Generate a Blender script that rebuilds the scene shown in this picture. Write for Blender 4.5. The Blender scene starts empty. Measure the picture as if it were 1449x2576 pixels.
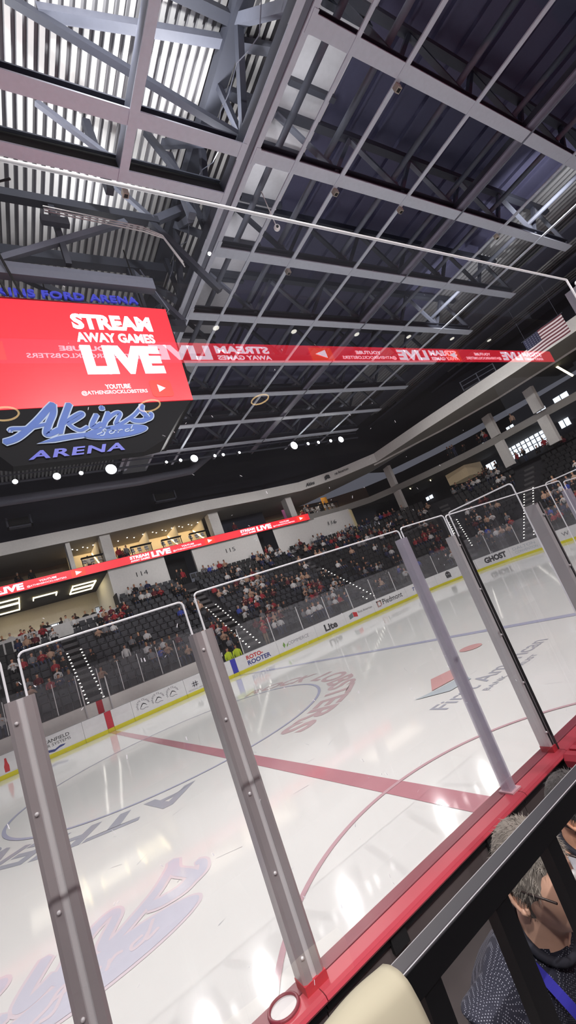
import bpy, bmesh, math, random
from mathutils import Vector, Matrix
random.seed(11)
C = bpy.context.scene.collection
PI = math.pi
FW, FH = 1449, 2576

# ------------------------------------------------------------------ materials
def lin(c):
    return tuple((x/255/12.92 if x/255 <= .04045 else ((x/255+.055)/1.055)**2.4) for x in c)
MATS = {}
def mat(name, rgb, rough=.6, metal=0., spec=.5, emit=0., ecol=None, vary=.08, vscale=6., alpha=None):
    if name in MATS: return MATS[name]
    m = bpy.data.materials.new(name); m.use_nodes = True
    nt = m.node_tree; b = nt.nodes['Principled BSDF']
    c = lin(rgb)
    b.inputs['Roughness'].default_value = rough
    b.inputs['Metallic'].default_value = metal
    b.inputs['Specular IOR Level'].default_value = spec
    b.inputs['Base Color'].default_value = (*c, 1)
    if vary:
        tc = nt.nodes.new('ShaderNodeTexCoord'); no = nt.nodes.new('ShaderNodeTexNoise')
        no.inputs['Scale'].default_value = vscale; no.inputs['Detail'].default_value = 3
        mx = nt.nodes.new('ShaderNodeMix'); mx.data_type = 'RGBA'
        mx.inputs['A'].default_value = (*[x*(1-vary) for x in c], 1)
        mx.inputs['B'].default_value = (*[min(1, x*(1+vary)) for x in c], 1)
        nt.links.new(tc.outputs['Object'], no.inputs['Vector'])
        nt.links.new(no.outputs['Fac'], mx.inputs['Factor'])
        nt.links.new(mx.outputs['Result'], b.inputs['Base Color'])
    if emit:
        b.inputs['Emission Color'].default_value = (*lin(ecol or rgb), 1)
        b.inputs['Emission Strength'].default_value = emit
    MATS[name] = m
    return m

def glass(name, refl=.06, haze=.02, tint=(.97, .97, .98), hazecol=(.75, .75, .8), rough=0.):
    if name in MATS: return MATS[name]
    m = bpy.data.materials.new(name); m.use_nodes = True
    nt = m.node_tree; nt.nodes.clear()
    out = nt.nodes.new('ShaderNodeOutputMaterial')
    tr = nt.nodes.new('ShaderNodeBsdfTransparent'); tr.inputs['Color'].default_value = (*tint, 1)
    gl = nt.nodes.new('ShaderNodeBsdfGlossy'); gl.inputs['Roughness'].default_value = rough
    di = nt.nodes.new('ShaderNodeBsdfDiffuse'); di.inputs['Color'].default_value = (*hazecol, 1)
    m1 = nt.nodes.new('ShaderNodeMixShader'); m1.inputs[0].default_value = refl
    m2 = nt.nodes.new('ShaderNodeMixShader')
    no = nt.nodes.new('ShaderNodeTexNoise'); no.inputs['Scale'].default_value = 3.; no.inputs['Detail'].default_value = 5
    tc = nt.nodes.new('ShaderNodeTexCoord'); mr = nt.nodes.new('ShaderNodeMapRange')
    mr.inputs['To Min'].default_value = haze*.4; mr.inputs['To Max'].default_value = haze*1.6
    nt.links.new(tc.outputs['Object'], no.inputs['Vector']); nt.links.new(no.outputs['Fac'], mr.inputs['Value'])
    nt.links.new(mr.outputs['Result'], m2.inputs[0])
    nt.links.new(tr.outputs[0], m1.inputs[1]); nt.links.new(gl.outputs[0], m1.inputs[2])
    nt.links.new(m1.outputs[0], m2.inputs[1]); nt.links.new(di.outputs[0], m2.inputs[2])
    nt.links.new(m2.outputs[0], out.inputs['Surface'])
    MATS[name] = m
    return m

def ice_like(name, rgb, rough=.07):
    m = mat(name, rgb, rough=rough, spec=.42, vary=.02, vscale=.6)
    b = m.node_tree.nodes['Principled BSDF']; b.inputs['IOR'].default_value = 1.33
    return m

# ------------------------------------------------------------------ mesh builder
class MB:
    def __init__(s): s.V, s.F, s.M = [], [], []
    def add(s, vs, fs, mi=0):
        o = len(s.V); s.V += [tuple(v) for v in vs]
        for f in fs: s.F.append(tuple(o+i for i in f)); s.M.append(mi)
    def box(s, x0, x1, y0, y1, z0, z1, mi=0):
        vs = [(x, y, z) for z in (z0, z1) for y in (y0, y1) for x in (x0, x1)]
        s.add(vs, [(0, 2, 3, 1), (4, 5, 7, 6), (0, 1, 5, 4), (2, 6, 7, 3), (0, 4, 6, 2), (1, 3, 7, 5)], mi)
    def beam(s, p, q, w, h, up=(0, 0, 1), mi=0):
        p, q = Vector(p), Vector(q); d = (q-p).normalized(); u = Vector(up)
        if abs(d.dot(u)) > .98: u = Vector((1, 0, 0))
        a = d.cross(u).normalized(); b = a.cross(d).normalized()
        vs = [e+a*i*w/2+b*j*h/2 for e in (p, q) for i, j in ((-1, -1), (1, -1), (1, 1), (-1, 1))]
        s.add(vs, [(3, 2, 1, 0), (4, 5, 6, 7), (0, 1, 5, 4), (1, 2, 6, 5), (2, 3, 7, 6), (3, 0, 4, 7)], mi)
    def ring_loft(s, rings, mi=0, caps=True, closed=True, mis=None):
        n = len(rings[0]); o = len(s.V)
        for r in rings: s.V += [tuple(v) for v in r]
        for i in range(len(rings)-1):
            k = mis[i] if mis else mi
            for j in range(n if closed else n-1):
                j2 = (j+1) % n
                s.F.append((o+i*n+j, o+i*n+j2, o+(i+1)*n+j2, o+(i+1)*n+j)); s.M.append(k)
        if caps:
            s.F.append(tuple(o+j for j in reversed(range(n)))); s.M.append(mis[0] if mis else mi)
            s.F.append(tuple(o+(len(rings)-1)*n+j for j in range(n))); s.M.append(mis[-1] if mis else mi)
    def tube(s, pts, r, n=8, mi=0, caps=True, closed=False):
        pts = [Vector(p) for p in pts]; rings = []
        m = len(pts)
        rs = r if isinstance(r, (list, tuple)) else [r]*m
        ref = Vector((0, 0, 1))
        for i, p in enumerate(pts):
            if closed: d = pts[(i+1) % m]-pts[i-1]
            else: d = pts[min(i+1, m-1)]-pts[max(i-1, 0)]
            d = d.normalized()
            u = ref if abs(d.dot(ref)) < .95 else Vector((1, 0, 0))
            a = d.cross(u).normalized(); b = a.cross(d)
            rings.append([p+(a*math.cos(t)+b*math.sin(t))*rs[i] for t in (2*PI*k/n for k in range(n))])
        if closed: rings.append(rings[0])
        s.ring_loft(rings, mi, caps=caps and not closed)
    def quad(s, a, b, c, d, mi=0): s.add([a, b, c, d], [(0, 1, 2, 3)], mi)
    def strip(s, A, B, mi=0):
        o = len(s.V); n = len(A); s.V += [tuple(v) for v in A]+[tuple(v) for v in B]
        for i in range(n-1): s.F.append((o+i, o+i+1, o+n+i+1, o+n+i)); s.M.append(mi)
    def sphere(s, c, r, nu=12, nv=8, mi=0, sc=(1, 1, 1), fn=None):
        c = Vector(c); rings = []
        for i in range(nv+1):
            t = PI*i/nv; rr = max(math.sin(t), 1e-3)
            ring = []
            for j in range(nu):
                a = 2*PI*j/nu
                v = Vector((math.cos(a)*rr*sc[0], math.sin(a)*rr*sc[1], -math.cos(t)*sc[2]))*r
                if fn: v = fn(v)
                ring.append(c+v)
            rings.append(ring)
        s.ring_loft(rings, mi)
    def cyl(s, c, r, z0, z1, n=16, mi=0, r1=None):
        r1 = r if r1 is None else r1
        s.ring_loft([[(c[0]+rr*math.cos(2*PI*k/n), c[1]+rr*math.sin(2*PI*k/n), z) for k in range(n)] for rr, z in ((r, z0), (r1, z1))], mi)
    def mesh(s, name, mats, smooth=False):
        me = bpy.data.meshes.new(name); me.from_pydata(s.V, [], s.F)
        for m in (mats if isinstance(mats, (list, tuple)) else [mats]): me.materials.append(m)
        me.polygons.foreach_set('material_index', s.M)
        if smooth: me.polygons.foreach_set('use_smooth', [True]*len(s.F))
        me.update()
        return me
    def build(s, name, mats, parent=None, smooth=False, **kw):
        o = bpy.data.objects.new(name, s.mesh(name, mats, smooth)); C.objects.link(o)
        if parent: o.parent = parent
        if kw: tag(o, **kw)
        return o

def tag(o, label=None, cat=None, group=None, kind=None):
    if label: o['label'] = label
    if cat: o['category'] = cat
    if group: o['group'] = group
    if kind: o['kind'] = kind
    return o
def empty(name, loc=(0, 0, 0), rz=0, **kw):
    o = bpy.data.objects.new(name, None); C.objects.link(o); o.location = loc; o.rotation_euler = (0, 0, rz)
    return tag(o, **kw)
def B(*a, mi=0):
    m = MB(); m.box(*a, mi=mi); return m
def ordn(k):
    return ['', 'first', 'second', 'third', 'fourth', 'fifth', 'sixth', 'seventh', 'eighth', 'ninth', 'tenth', 'eleventh', 'twelfth', 'thirteenth', 'fourteenth', 'fifteenth', 'sixteenth', 'seventeenth', 'eighteenth', 'nineteenth', 'twentieth'][k] if k <= 20 else (
        ('twenty-' if k < 30 else 'thirty-' if k < 40 else 'forty-' if k < 50 else 'fifty-' if k < 60 else 'sixty-')+['zeroth', 'first', 'second', 'third', 'fourth', 'fifth', 'sixth', 'seventh', 'eighth', 'ninth'][k % 10])

# ------------------------------------------------------------------ lettering
TXT = {}
def text_geo(body, bold=0., shear=0., space=1.):
    key = (body, bold, shear, space)
    if key not in TXT:
        cu = bpy.data.curves.new('txt', 'FONT'); cu.body = body; cu.offset = bold; cu.shear = shear
        cu.space_character = space; cu.fill_mode = 'FRONT'; cu.resolution_u = 3
        ob = bpy.data.objects.new('txt', cu); C.objects.link(ob)
        dg = bpy.context.evaluated_depsgraph_get(); dg.update()
        me = bpy.data.meshes.new_from_object(ob.evaluated_get(dg))
        vs = [(v.co.x, v.co.y) for v in me.vertices]; fs = [tuple(p.vertices) for p in me.polygons]
        bpy.data.objects.remove(ob); bpy.data.meshes.remove(me); bpy.data.curves.remove(cu)
        x0 = min(v[0] for v in vs); x1 = max(v[0] for v in vs); y0 = min(v[1] for v in vs); y1 = max(v[1] for v in vs)
        TXT[key] = ([((a-x0)/(x1-x0), (b-y0)/(y1-y0)) for a, b in vs], fs, (x1-x0)/(y1-y0))
    return TXT[key]
def put_text(m, body, fn, w, h, bold=.02, shear=0., mi=0, space=1.):
    vs, fs, asp = text_geo(body, bold, shear, space)
    if w is None: w = h*asp
    m.add([fn(a*w, b*h) for a, b in vs], fs, mi)
    return w
def catmull(pts, k=6):
    P = [Vector((*p, 0)) if len(p) == 2 else Vector(p) for p in pts]
    if len(P) < 3: return P
    P = [P[0]*2-P[1]]+P+[P[-1]*2-P[-2]]; out = []
    for i in range(1, len(P)-2):
        for j in range(k):
            t = j/k; a, b, c, d = P[i-1:i+3]
            out.append(.5*((2*b)+(-a+c)*t+(2*a-5*b+4*c-d)*t*t+(-a+3*b-3*c+d)*t**3))
    out.append(P[-2]); return out
def stroke(m, pts, w, fn, mi=0, taper=True, rise=0.):
    P = catmull(pts); n = len(P); A, Bq = [], []
    for i, p in enumerate(P):
        d = (P[min(i+1, n-1)]-P[max(i-1, 0)]).normalized(); s = Vector((-d.y, d.x, 0))
        t = i/(n-1); ww = w/2*(1 if not taper else .55+.45*math.sin(PI*min(1, max(0, t)))**.6)
        A.append(p+s*ww); Bq.append(p-s*ww)
    e0 = P[0]-(P[1]-P[0]).normalized()*w*.25; e1 = P[-1]+(P[-1]-P[-2]).normalized()*w*.25
    def up(v, i):
        q = fn(v.x, v.y); return (q[0], q[1], q[2]+rise*i)
    m.strip([up(v, i) for i, v in enumerate([e0]+A+[e1])], [up(v, i) for i, v in enumerate([e0]+Bq+[e1])], mi)
def disc(m, cx, cy, rx, ry, fn, mi=0, n=40, tilt=0.):
    c, s = math.cos(tilt), math.sin(tilt)
    m.add([fn(cx+rx*math.cos(t)*c-ry*math.sin(t)*s, cy+rx*math.cos(t)*s+ry*math.sin(t)*c) for t in (2*PI*k/n for k in range(n))], [tuple(range(n))], mi)
def poly(m, pts, fn, mi=0):
    m.add([fn(*p) for p in pts], [tuple(range(len(pts)))], mi)
def ring(m, cx, cy, r0, r1, fn, mi=0, n=64, a0=0, a1=2*PI):
    T = [a0+(a1-a0)*k/n for k in range(n+1)]
    m.strip([fn(cx+r0*math.cos(t), cy+r0*math.sin(t)) for t in T], [fn(cx+r1*math.cos(t), cy+r1*math.sin(t)) for t in T], mi)

# ------------------------------------------------------------------ camera
f_px = 1136.556; yaw, pitch, roll = .6034, .2072, -.3660; CAM = Vector((-3.6147, -2.2108, 2.475))
cyw, syw = math.cos(yaw), math.sin(yaw)
Fv = Vector((syw*math.cos(pitch), cyw*math.cos(pitch), math.sin(pitch))); X0 = Vector((cyw, -syw, 0)); Y0 = X0.cross(Fv)
cr, sr = math.cos(roll), math.sin(roll)
Xv = cr*X0+sr*Y0; Yv = -sr*X0+cr*Y0
cam_d = bpy.data.cameras.new('camera'); cam_d.sensor_fit = 'VERTICAL'; cam_d.sensor_height = 36; cam_d.lens = f_px/FH*36
cam_d.clip_start = .02; cam_d.clip_end = 300
cam = bpy.data.objects.new('camera', cam_d); C.objects.link(cam)
cam.matrix_world = Matrix(((Xv.x, Yv.x, -Fv.x, CAM.x), (Xv.y, Yv.y, -Fv.y, CAM.y), (Xv.z, Yv.z, -Fv.z, CAM.z), (0, 0, 0, 1)))
bpy.context.scene.camera = cam

# ------------------------------------------------------------------ rink path (outer plan curve of the boards)
L_, R_, W_ = 32.5, 7.5, 25.91
XC, YC = L_-R_, W_-R_
ARC = R_*PI/2
def path(s, d=0.):
    """point on the rink outline moved out by d; s = x along the far side, then arc length"""
    if s <= XC: return (s, W_+d), (0, 1)
    if s <= XC+ARC:
        a = (s-XC)/R_
        return (XC+(R_+d)*math.sin(a), YC+(R_+d)*math.cos(a)), (math.sin(a), math.cos(a))
    return (L_+d, YC-(s-XC-ARC)), (1, 0)
def pathpts(s0, s1, d, z, step=1.2):
    S = [s0]
    for b in (XC, XC+ARC):
        if s0 < b < s1: S.append(b)
    S.append(s1); out = []
    for a, b in zip(S[:-1], S[1:]):
        n = 1 if (b <= XC or a >= XC+ARC) else 12
        n = max(n, 1)
        for k in range(n): out.append(a+(b-a)*k/n)
    out.append(s1)
    return [(*path(s, d)[0], z) for s in out]

# ------------------------------------------------------------------ common materials
ICE = ice_like('ice', (234, 234, 231))
WHITE = mat('board_white', (226, 226, 228), .35)
YELLOW = mat('kick_yellow', (222, 214, 30), .4)
RED = mat('board_red', (196, 40, 58), .4)
BLUE = mat('board_blue', (48, 52, 176), .4)
DARKINK = mat('ink_dark', (56, 56, 60), .6)
GREYINK = mat('ink_grey', (140, 140, 146), .6)
REDINK = mat('ink_red', (198, 44, 50), .6)
BLUEINK = mat('ink_blue', (50, 62, 130), .6)
GREENINK = mat('ink_green', (120, 160, 80), .6)
ALU = mat('aluminium', (150, 146, 148), .32, metal=.85, vary=.12, vscale=3)
ALUL = mat('aluminium_light', (226, 224, 226), .3, metal=.15)
STEEL = mat('steel_light', (200, 206, 222), .55)
STEELD = mat('steel_dark', (62, 65, 78), .6)
STEELM = mat('steel_mid', (108, 112, 128), .55)
CONC = mat('concrete', (118, 116, 118), .8, vary=.15)
CONCD = mat('concrete_dark', (44, 43, 48), .85, vary=.15)
WALLW = mat('wall_grey_white', (236, 233, 231), .8)
FASC = mat('fascia_white', (236, 233, 230), .7)
NAVY = mat('upper_wall_navy', (36, 37, 52), .85)
BLACK = mat('black_paint', (10, 10, 13), .45)
BLACKM = mat('black_matte', (16, 16, 19), .8)
GLASSN = glass('near_glass', .045, .012)
GLASSF = glass('far_glass', .05, .11)
GLASSP = glass('pane_glass', .125, .008)
EDGE = mat('glass_edge_glow', (232, 232, 236), .3, emit=.28)  # glow put into the material in place of light caught by the edges
BEIGE = mat('suite_beige', (214, 190, 150), .8)
LED_Y = mat('led_warm', (255, 244, 205), .5, emit=5., ecol=(255, 240, 190), vary=0)
LED_W = mat('led_white', (255, 255, 255), .5, emit=10., vary=0)
DOTL = mat('downlight', (255, 250, 235), .5, emit=7., vary=0)

# ================================================================== ICE
fl = B(-16, L_+.2, -.02, W_+.05, -.3, 0).build('floor', ICE, label='white ice sheet of the hockey rink with painted lines', cat='ice', kind='structure')
ZI = .004
ZL = [ZI]
def icefn(x, y): return (x, y, ZL[0])
P_RED = ice_like('ice_red', (196, 140, 148)); P_BLUE = ice_like('ice_blue', (188, 190, 212)); P_PINK = ice_like('ice_pink', (205, 170, 176))
P_GREY = ice_like('ice_grey', (178, 180, 190)); P_ROSE = ice_like('ice_rose', (212, 188, 190)); P_TEAL = ice_like('ice_teal', (196, 206, 212))
P_SALMON = ice_like('ice_salmon', (224, 176, 174)); P_LAV = ice_like('ice_lavender', (212, 212, 225)); P_PALER = ice_like('ice_palerose', (228, 216, 222))
m = MB(); m.quad(icefn(-.15, 0), icefn(.15, 0), icefn(.15, W_), icefn(-.15, W_)); m.build('center_line', P_RED, fl, label='dull red centre line')
ZL[0] += .0015; m = MB(); m.quad(icefn(7.6, 0), icefn(7.9, 0), icefn(7.9, W_), icefn(7.6, W_)); m.build('blue_line', P_BLUE, fl, label='pale blue line')
ZL[0] += .0015; m = MB(); ring(m, 0, 0, 3.02, 3.08, icefn, a0=0, a1=PI); m.build('referee_crease', P_PINK, fl, label='thin red half circle by the near boards')
ZL[0] += .0015; m = MB(); ring(m, 0, W_/2, 4.53, 4.62, icefn, n=96); m.build('center_circle', P_BLUE, fl, label='thin blue centre circle')
ZL[0] += .0015; m = MB()
for sx in (6.1,): disc(m, sx, 6.3, .3, .3, icefn)
m.build('face_off_spot', P_SALMON, fl, label='red face-off spot')
def arc_text(body, a_start, a_end, r0, r1, mt, name):
    vs, fs, asp = text_geo(body, .03)
    def g(u, v):
        a = a_start+(a_end-a_start)*u; r = r0+(r1-r0)*v
        return (r*math.cos(a), W_/2+r*math.sin(a), ZI)
    m = MB(); m.add([g(*v) for v in vs], fs); m.build(name, mt, fl)
R = math.radians
arc_text('ROCK', R(40), R(3), 4.85, 5.75, P_ROSE, 'lettering')
arc_text('LOBSTERS', R(-4), R(-78), 4.85, 5.75, P_ROSE, 'lettering')
arc_text('ATHENS', R(-102), R(-165), 4.85, 5.75, P_GREY, 'lettering')
# advertisement painted between the lines: two-colour folded icon and lettering
ZL[0] += .0015
m = MB(); poly(m, [(3.2, 5.15), (4.05, 5.0), (4.75, 5.55), (3.9, 5.8)], icefn); m.build('ice_icon', P_SALMON, fl, label='red half of a folded icon')
m = MB(); poly(m, [(2.75, 5.25), (3.2, 5.08), (4.0, 4.93), (3.75, 4.55), (3.15, 4.62)], icefn); m.build('ice_icon', P_TEAL, fl, label='grey-teal half of a folded icon')
m = MB(); put_text(m, 'First American', lambda a, b: (2.3+a, 4.02+b, ZI), 3.6, .42, .01)
put_text(m, 'BANK & TRUST', lambda a, b: (3.1+a, 3.7+b, ZI), 1.8, .14, .01)
m.build('lettering', P_GREY, fl)

# ================================================================== LOGO (script lettering) used on scoreboard and ice
AK = [[(-2.66, 9.62), (-2.39, 9.7), (-2.12, 9.88), (-1.72, 10.23), (-1.38, 10.58), (-1.18, 10.77)],
      [(-1.19, 10.76), (-1.25, 10.45), (-1.42, 10.14), (-1.55, 9.87), (-1.55, 9.76), (-1.4, 9.79), (-1.21, 9.88)],
      [(-2.48, 9.95), (-2.4, 10.02), (-2.02, 10.01), (-1.38, 10.12)],
      [(-.73, 10.74), (-.9, 10.43), (-1.07, 10.11), (-1.22, 9.77)],
      [(-1.08, 10.04), (-.78, 10.25), (-.49, 10.4), (-.45, 10.32), (-.73, 10.15), (-.92, 10.07)],
      [(-.92, 10.07), (-.79, 9.89), (-.62, 9.8), (-.39, 9.9)],
      [(-.03, 10.31), (-.22, 10.03), (-.27, 9.89), (-.16, 9.88), (.04, 9.98)],
      [(.13, 10.55), (.18, 10.53), (.23, 10.55)],
      [(.34, 10.36), (.2, 10.12), (.04, 9.86)],
      [(.12, 10.), (.45, 10.27), (.64, 10.34), (.68, 10.26), (.52, 10.04), (.46, 9.92), (.59, 9.91), (.81, 10.02), (1.14, 10.22), (1.45, 10.51)],
      [(1.48, 10.57), (1.41, 10.36), (1.49, 10.17), (1.51, 10.06), (1.34, 9.97), (1.1, 9.99), (.98, 10.05)],
      [(1.39, 9.97), (1.62, 10.05), (1.7, 10.18), (1.65, 10.24)]]
AKW = [.18, .17, .1, .17, .1, .1, .13, .14, .14, .1, .14, .1]
def akins(m_out, m_in, m_oval, m_txt, fo, fi, fv, ft, rise=0.):
    for q, (s, w) in enumerate(zip(AK, AKW)): stroke(m_out, s, w+.075, lambda a, b, q=q: fo(a, b, q*.06), taper=False, rise=rise)
    for q, (s, w) in enumerate(zip(AK, AKW)): stroke(m_in, s, w, lambda a, b, q=q: fi(a, b, q*.06), taper=False, rise=rise)
    sw = [(-1.84, 9.5), (-1.3, 9.66), (-.9, 9.7), (-.3, 9.7), (-.4, 9.58), (-.93, 9.55), (-1.4, 9.5)]
    poly(m_out, [(-1.9, 9.48), (-1.3, 9.7), (-.9, 9.74), (-.25, 9.74), (-.25, 9.55), (-.93, 9.51), (-1.4, 9.46)], fo); poly(m_in, sw, fi)
    t = .05
    disc(m_out, .42, 9.655, 1.03, .25, fo, tilt=t); disc(m_oval, .42, 9.655, .99, .215, fv, tilt=t)
    ring_pts = MB()
    F_ = [[(-.2, 9.6), (-.05, 9.66), (.05, 9.76), (.25, 9.8), (.12, 9.78)], [(.12, 9.78), (.06, 9.68), (-.02, 9.56), (-.12, 9.56)], [(-.02, 9.69), (.1, 9.7)],
          [(.26, 9.69), (.18, 9.65), (.2, 9.59), (.3, 9.61), (.34, 9.68), (.28, 9.7), (.4, 9.68)], [(.48, 9.7), (.46, 9.64), (.43, 9.6)], [(.46, 9.65), (.54, 9.7), (.6, 9.69)],
          [(.8, 9.71), (.69, 9.68), (.68, 9.62), (.78, 9.63), (.86, 9.7)], [(.95, 9.82), (.88, 9.72), (.82, 9.62), (.95, 9.66)]]
    for s in F_: stroke(m_txt, s, .035, ft, taper=False, rise=rise)
# painted on the ice near the boards
def fice(k):
    return lambda x, y, q=0.: (-2.35+(x-1.5)*1.02, 3.35+(y-9.45)*1.5, ZI+(k+q)*.0015)
a, b, c, d = MB(), MB(), MB(), MB()
akins(a, b, c, d, fice(0), fice(1), fice(2), fice(3), rise=2.5e-5)
a.build('ice_logo_outline', P_PALER, fl); b.build('ice_logo_script', P_LAV, fl); c.build('ice_logo_oval', P_LAV, fl); d.build('ice_logo_script', P_PALER, fl)
m = MB()
for k in range(26):
    x, y = random.uniform(-3.5, 5), random.uniform(1, 9); t = random.uniform(0, PI); l = random.uniform(.06, .5); w = .004
    dx, dy = math.cos(t)*l, math.sin(t)*l
    m.quad((x-dy*w/l, y+dx*w/l, ZI), (x+dx, y+dy, ZI), (x+dx+.004, y+dy+.004, ZI), (x+dy*w/l, y-dx*w/l, ZI))
sk = m.build('skate_scratches', P_GREY, fl)

# ================================================================== FAR DASHER BOARDS
def board(s0, s1, label, paint=None, mt=WHITE, top=True, name='dasher_board'):
    t = empty(name, (*path((s0+s1)/2, .1)[0], 0), label=label, cat='rink board')
    loc = Vector(t.location)
    def P(s, d, z): return tuple(Vector((*path(s, d)[0], z))-loc)
    n = 1 if s1 <= XC else max(2, int((s1-s0)/.4)); S = [s0+.006+(s1-s0-.012)*k/n for k in range(n+1)]
    def slab(m, d0, d1, z0, z1):
        m.ring_loft([[P(s, d0, z0), P(s, d0, z1), P(s, d1, z1), P(s, d1, z0)] for s in S])
    m = MB(); slab(m, 0, .14, .2, 1.07); m.build('panel', mt, t)
    m = MB(); slab(m, -.012, .14, 0, .2); m.build('kick_plate', YELLOW, t)
    if top:
        m = MB(); slab(m, .0, .16, 1.07, 1.09); m.build('cap', mat('cap_grey', (150, 150, 152), .5), t)
    if paint:
        for nm, fnp, mts in paint:
            m = MB(); fnp(m, lambda a, z, k=0: P(a, -.006-.002*k, z)); m.build(nm, mts, t)
    return t
def T(body, s, z, w, h, bold=.02, shear=0., mi=0):
    return lambda m, P: put_text(m, body, lambda a, b: P(s+a, z+b), w, h, bold, shear, mi)
def multi(*fs):
    def g(m, P):
        for f in fs: f(m, P)
    return g
def bottle(m, P):
    s, z = -4.78, .27
    poly(m, [(s-.1, z), (s+.1, z), (s+.11, z+.25), (s+.06, z+.42), (s+.04, z+.62), (s-.04, z+.62), (s-.06, z+.42), (s-.11, z+.25)], P)
def claw(cs):
    def g(m, P):
        vs, fs, asp = text_geo('WHITE CLAW', .02)
        def q(u, v):
            a = R(205)-R(200)*u; r = .27+.1*v
            return P(cs+r*math.cos(a)*1.05, .62+r*math.sin(a))
        m.add([q(*v) for v in vs], fs)
        for k, (r, h) in enumerate(((.2, .02), (.15, .06), (.1, .1))):
            stroke(m, [(cs-r, .5+h), (cs-r*.3, .66+h*.6), (cs+r*.5, .68+h*.4), (cs+r, .56+h)], .03, lambda a, z: P(a, z), taper=False)
        stroke(m, [(cs-.2, .5), (cs-.05, .44), (cs+.1, .47), (cs+.24, .44)], .03, lambda a, z: P(a, z), taper=False)
    return g
def plus(m, P):
    for x0, x1, z0, z1 in ((4.78, 5.18, .62, .68), (4.78, 5.18, .5, .56), (4.88, 4.94, .42, .76), (5.02, 5.08, .42, .76)):
        poly(m, [(x0, z0), (x1, z0), (x1, z1), (x0, z1)], P)
def ribbon_mark(m, P):
    poly(m, [(-3.35, .25), (-3.0, .42), (-2.7, .36), (-2.45, .45), (-2.2, .42), (-2.3, .36), (-2.5, .34), (-2.75, .25), (-3.05, .31)], P)
def leaf(m, P):
    poly(m, [(11.5, .42), (11.42, .62), (11.55, .82), (11.64, .6)], P); poly(m, [(11.7, .42), (11.72, .56), (11.86, .66), (11.82, .5)], P)
def house_l(m, P): poly(m, [(17.55, .42), (17.55, .72), (17.95, .86), (17.95, .5)], P)
def house_r(m, P): poly(m, [(17.98, .86), (18.38, .76), (18.38, .42), (17.98, .5)], P)
def pied(m, P):
    for a in ((20.55, 20.68, .42, .9), (20.95, 21.08, .5, .9), (20.55, 21.08, .8, .9), (20.7, 20.95, .42, .52)):
        poly(m, [(a[0], a[2]), (a[1], a[2]), (a[1], a[3]), (a[0], a[3])], P)
def spook(s, z, h):
    def g(m, P):
        pts = [(-.36, 0), (-.4, .6), (-.3, .9), (0, 1.05), (.3, .9), (.4, .6), (.36, 0), (.2, .14), (.1, 0), (-.05, .14), (-.18, 0), (-.26, .14)]
        poly(m, [(s+x*h, z+y*h) for x, y in pts], P)
    return g
def spook_eyes(s, z, h):
    def g(m, P):
        for k in (-1, 1): poly(m, [(s+k*.05*h, z+.55*h), (s+k*.25*h, z+.68*h), (s+k*.2*h, z+.5*h)], lambda a, b: P(a, b, 2))
    return g
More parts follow.
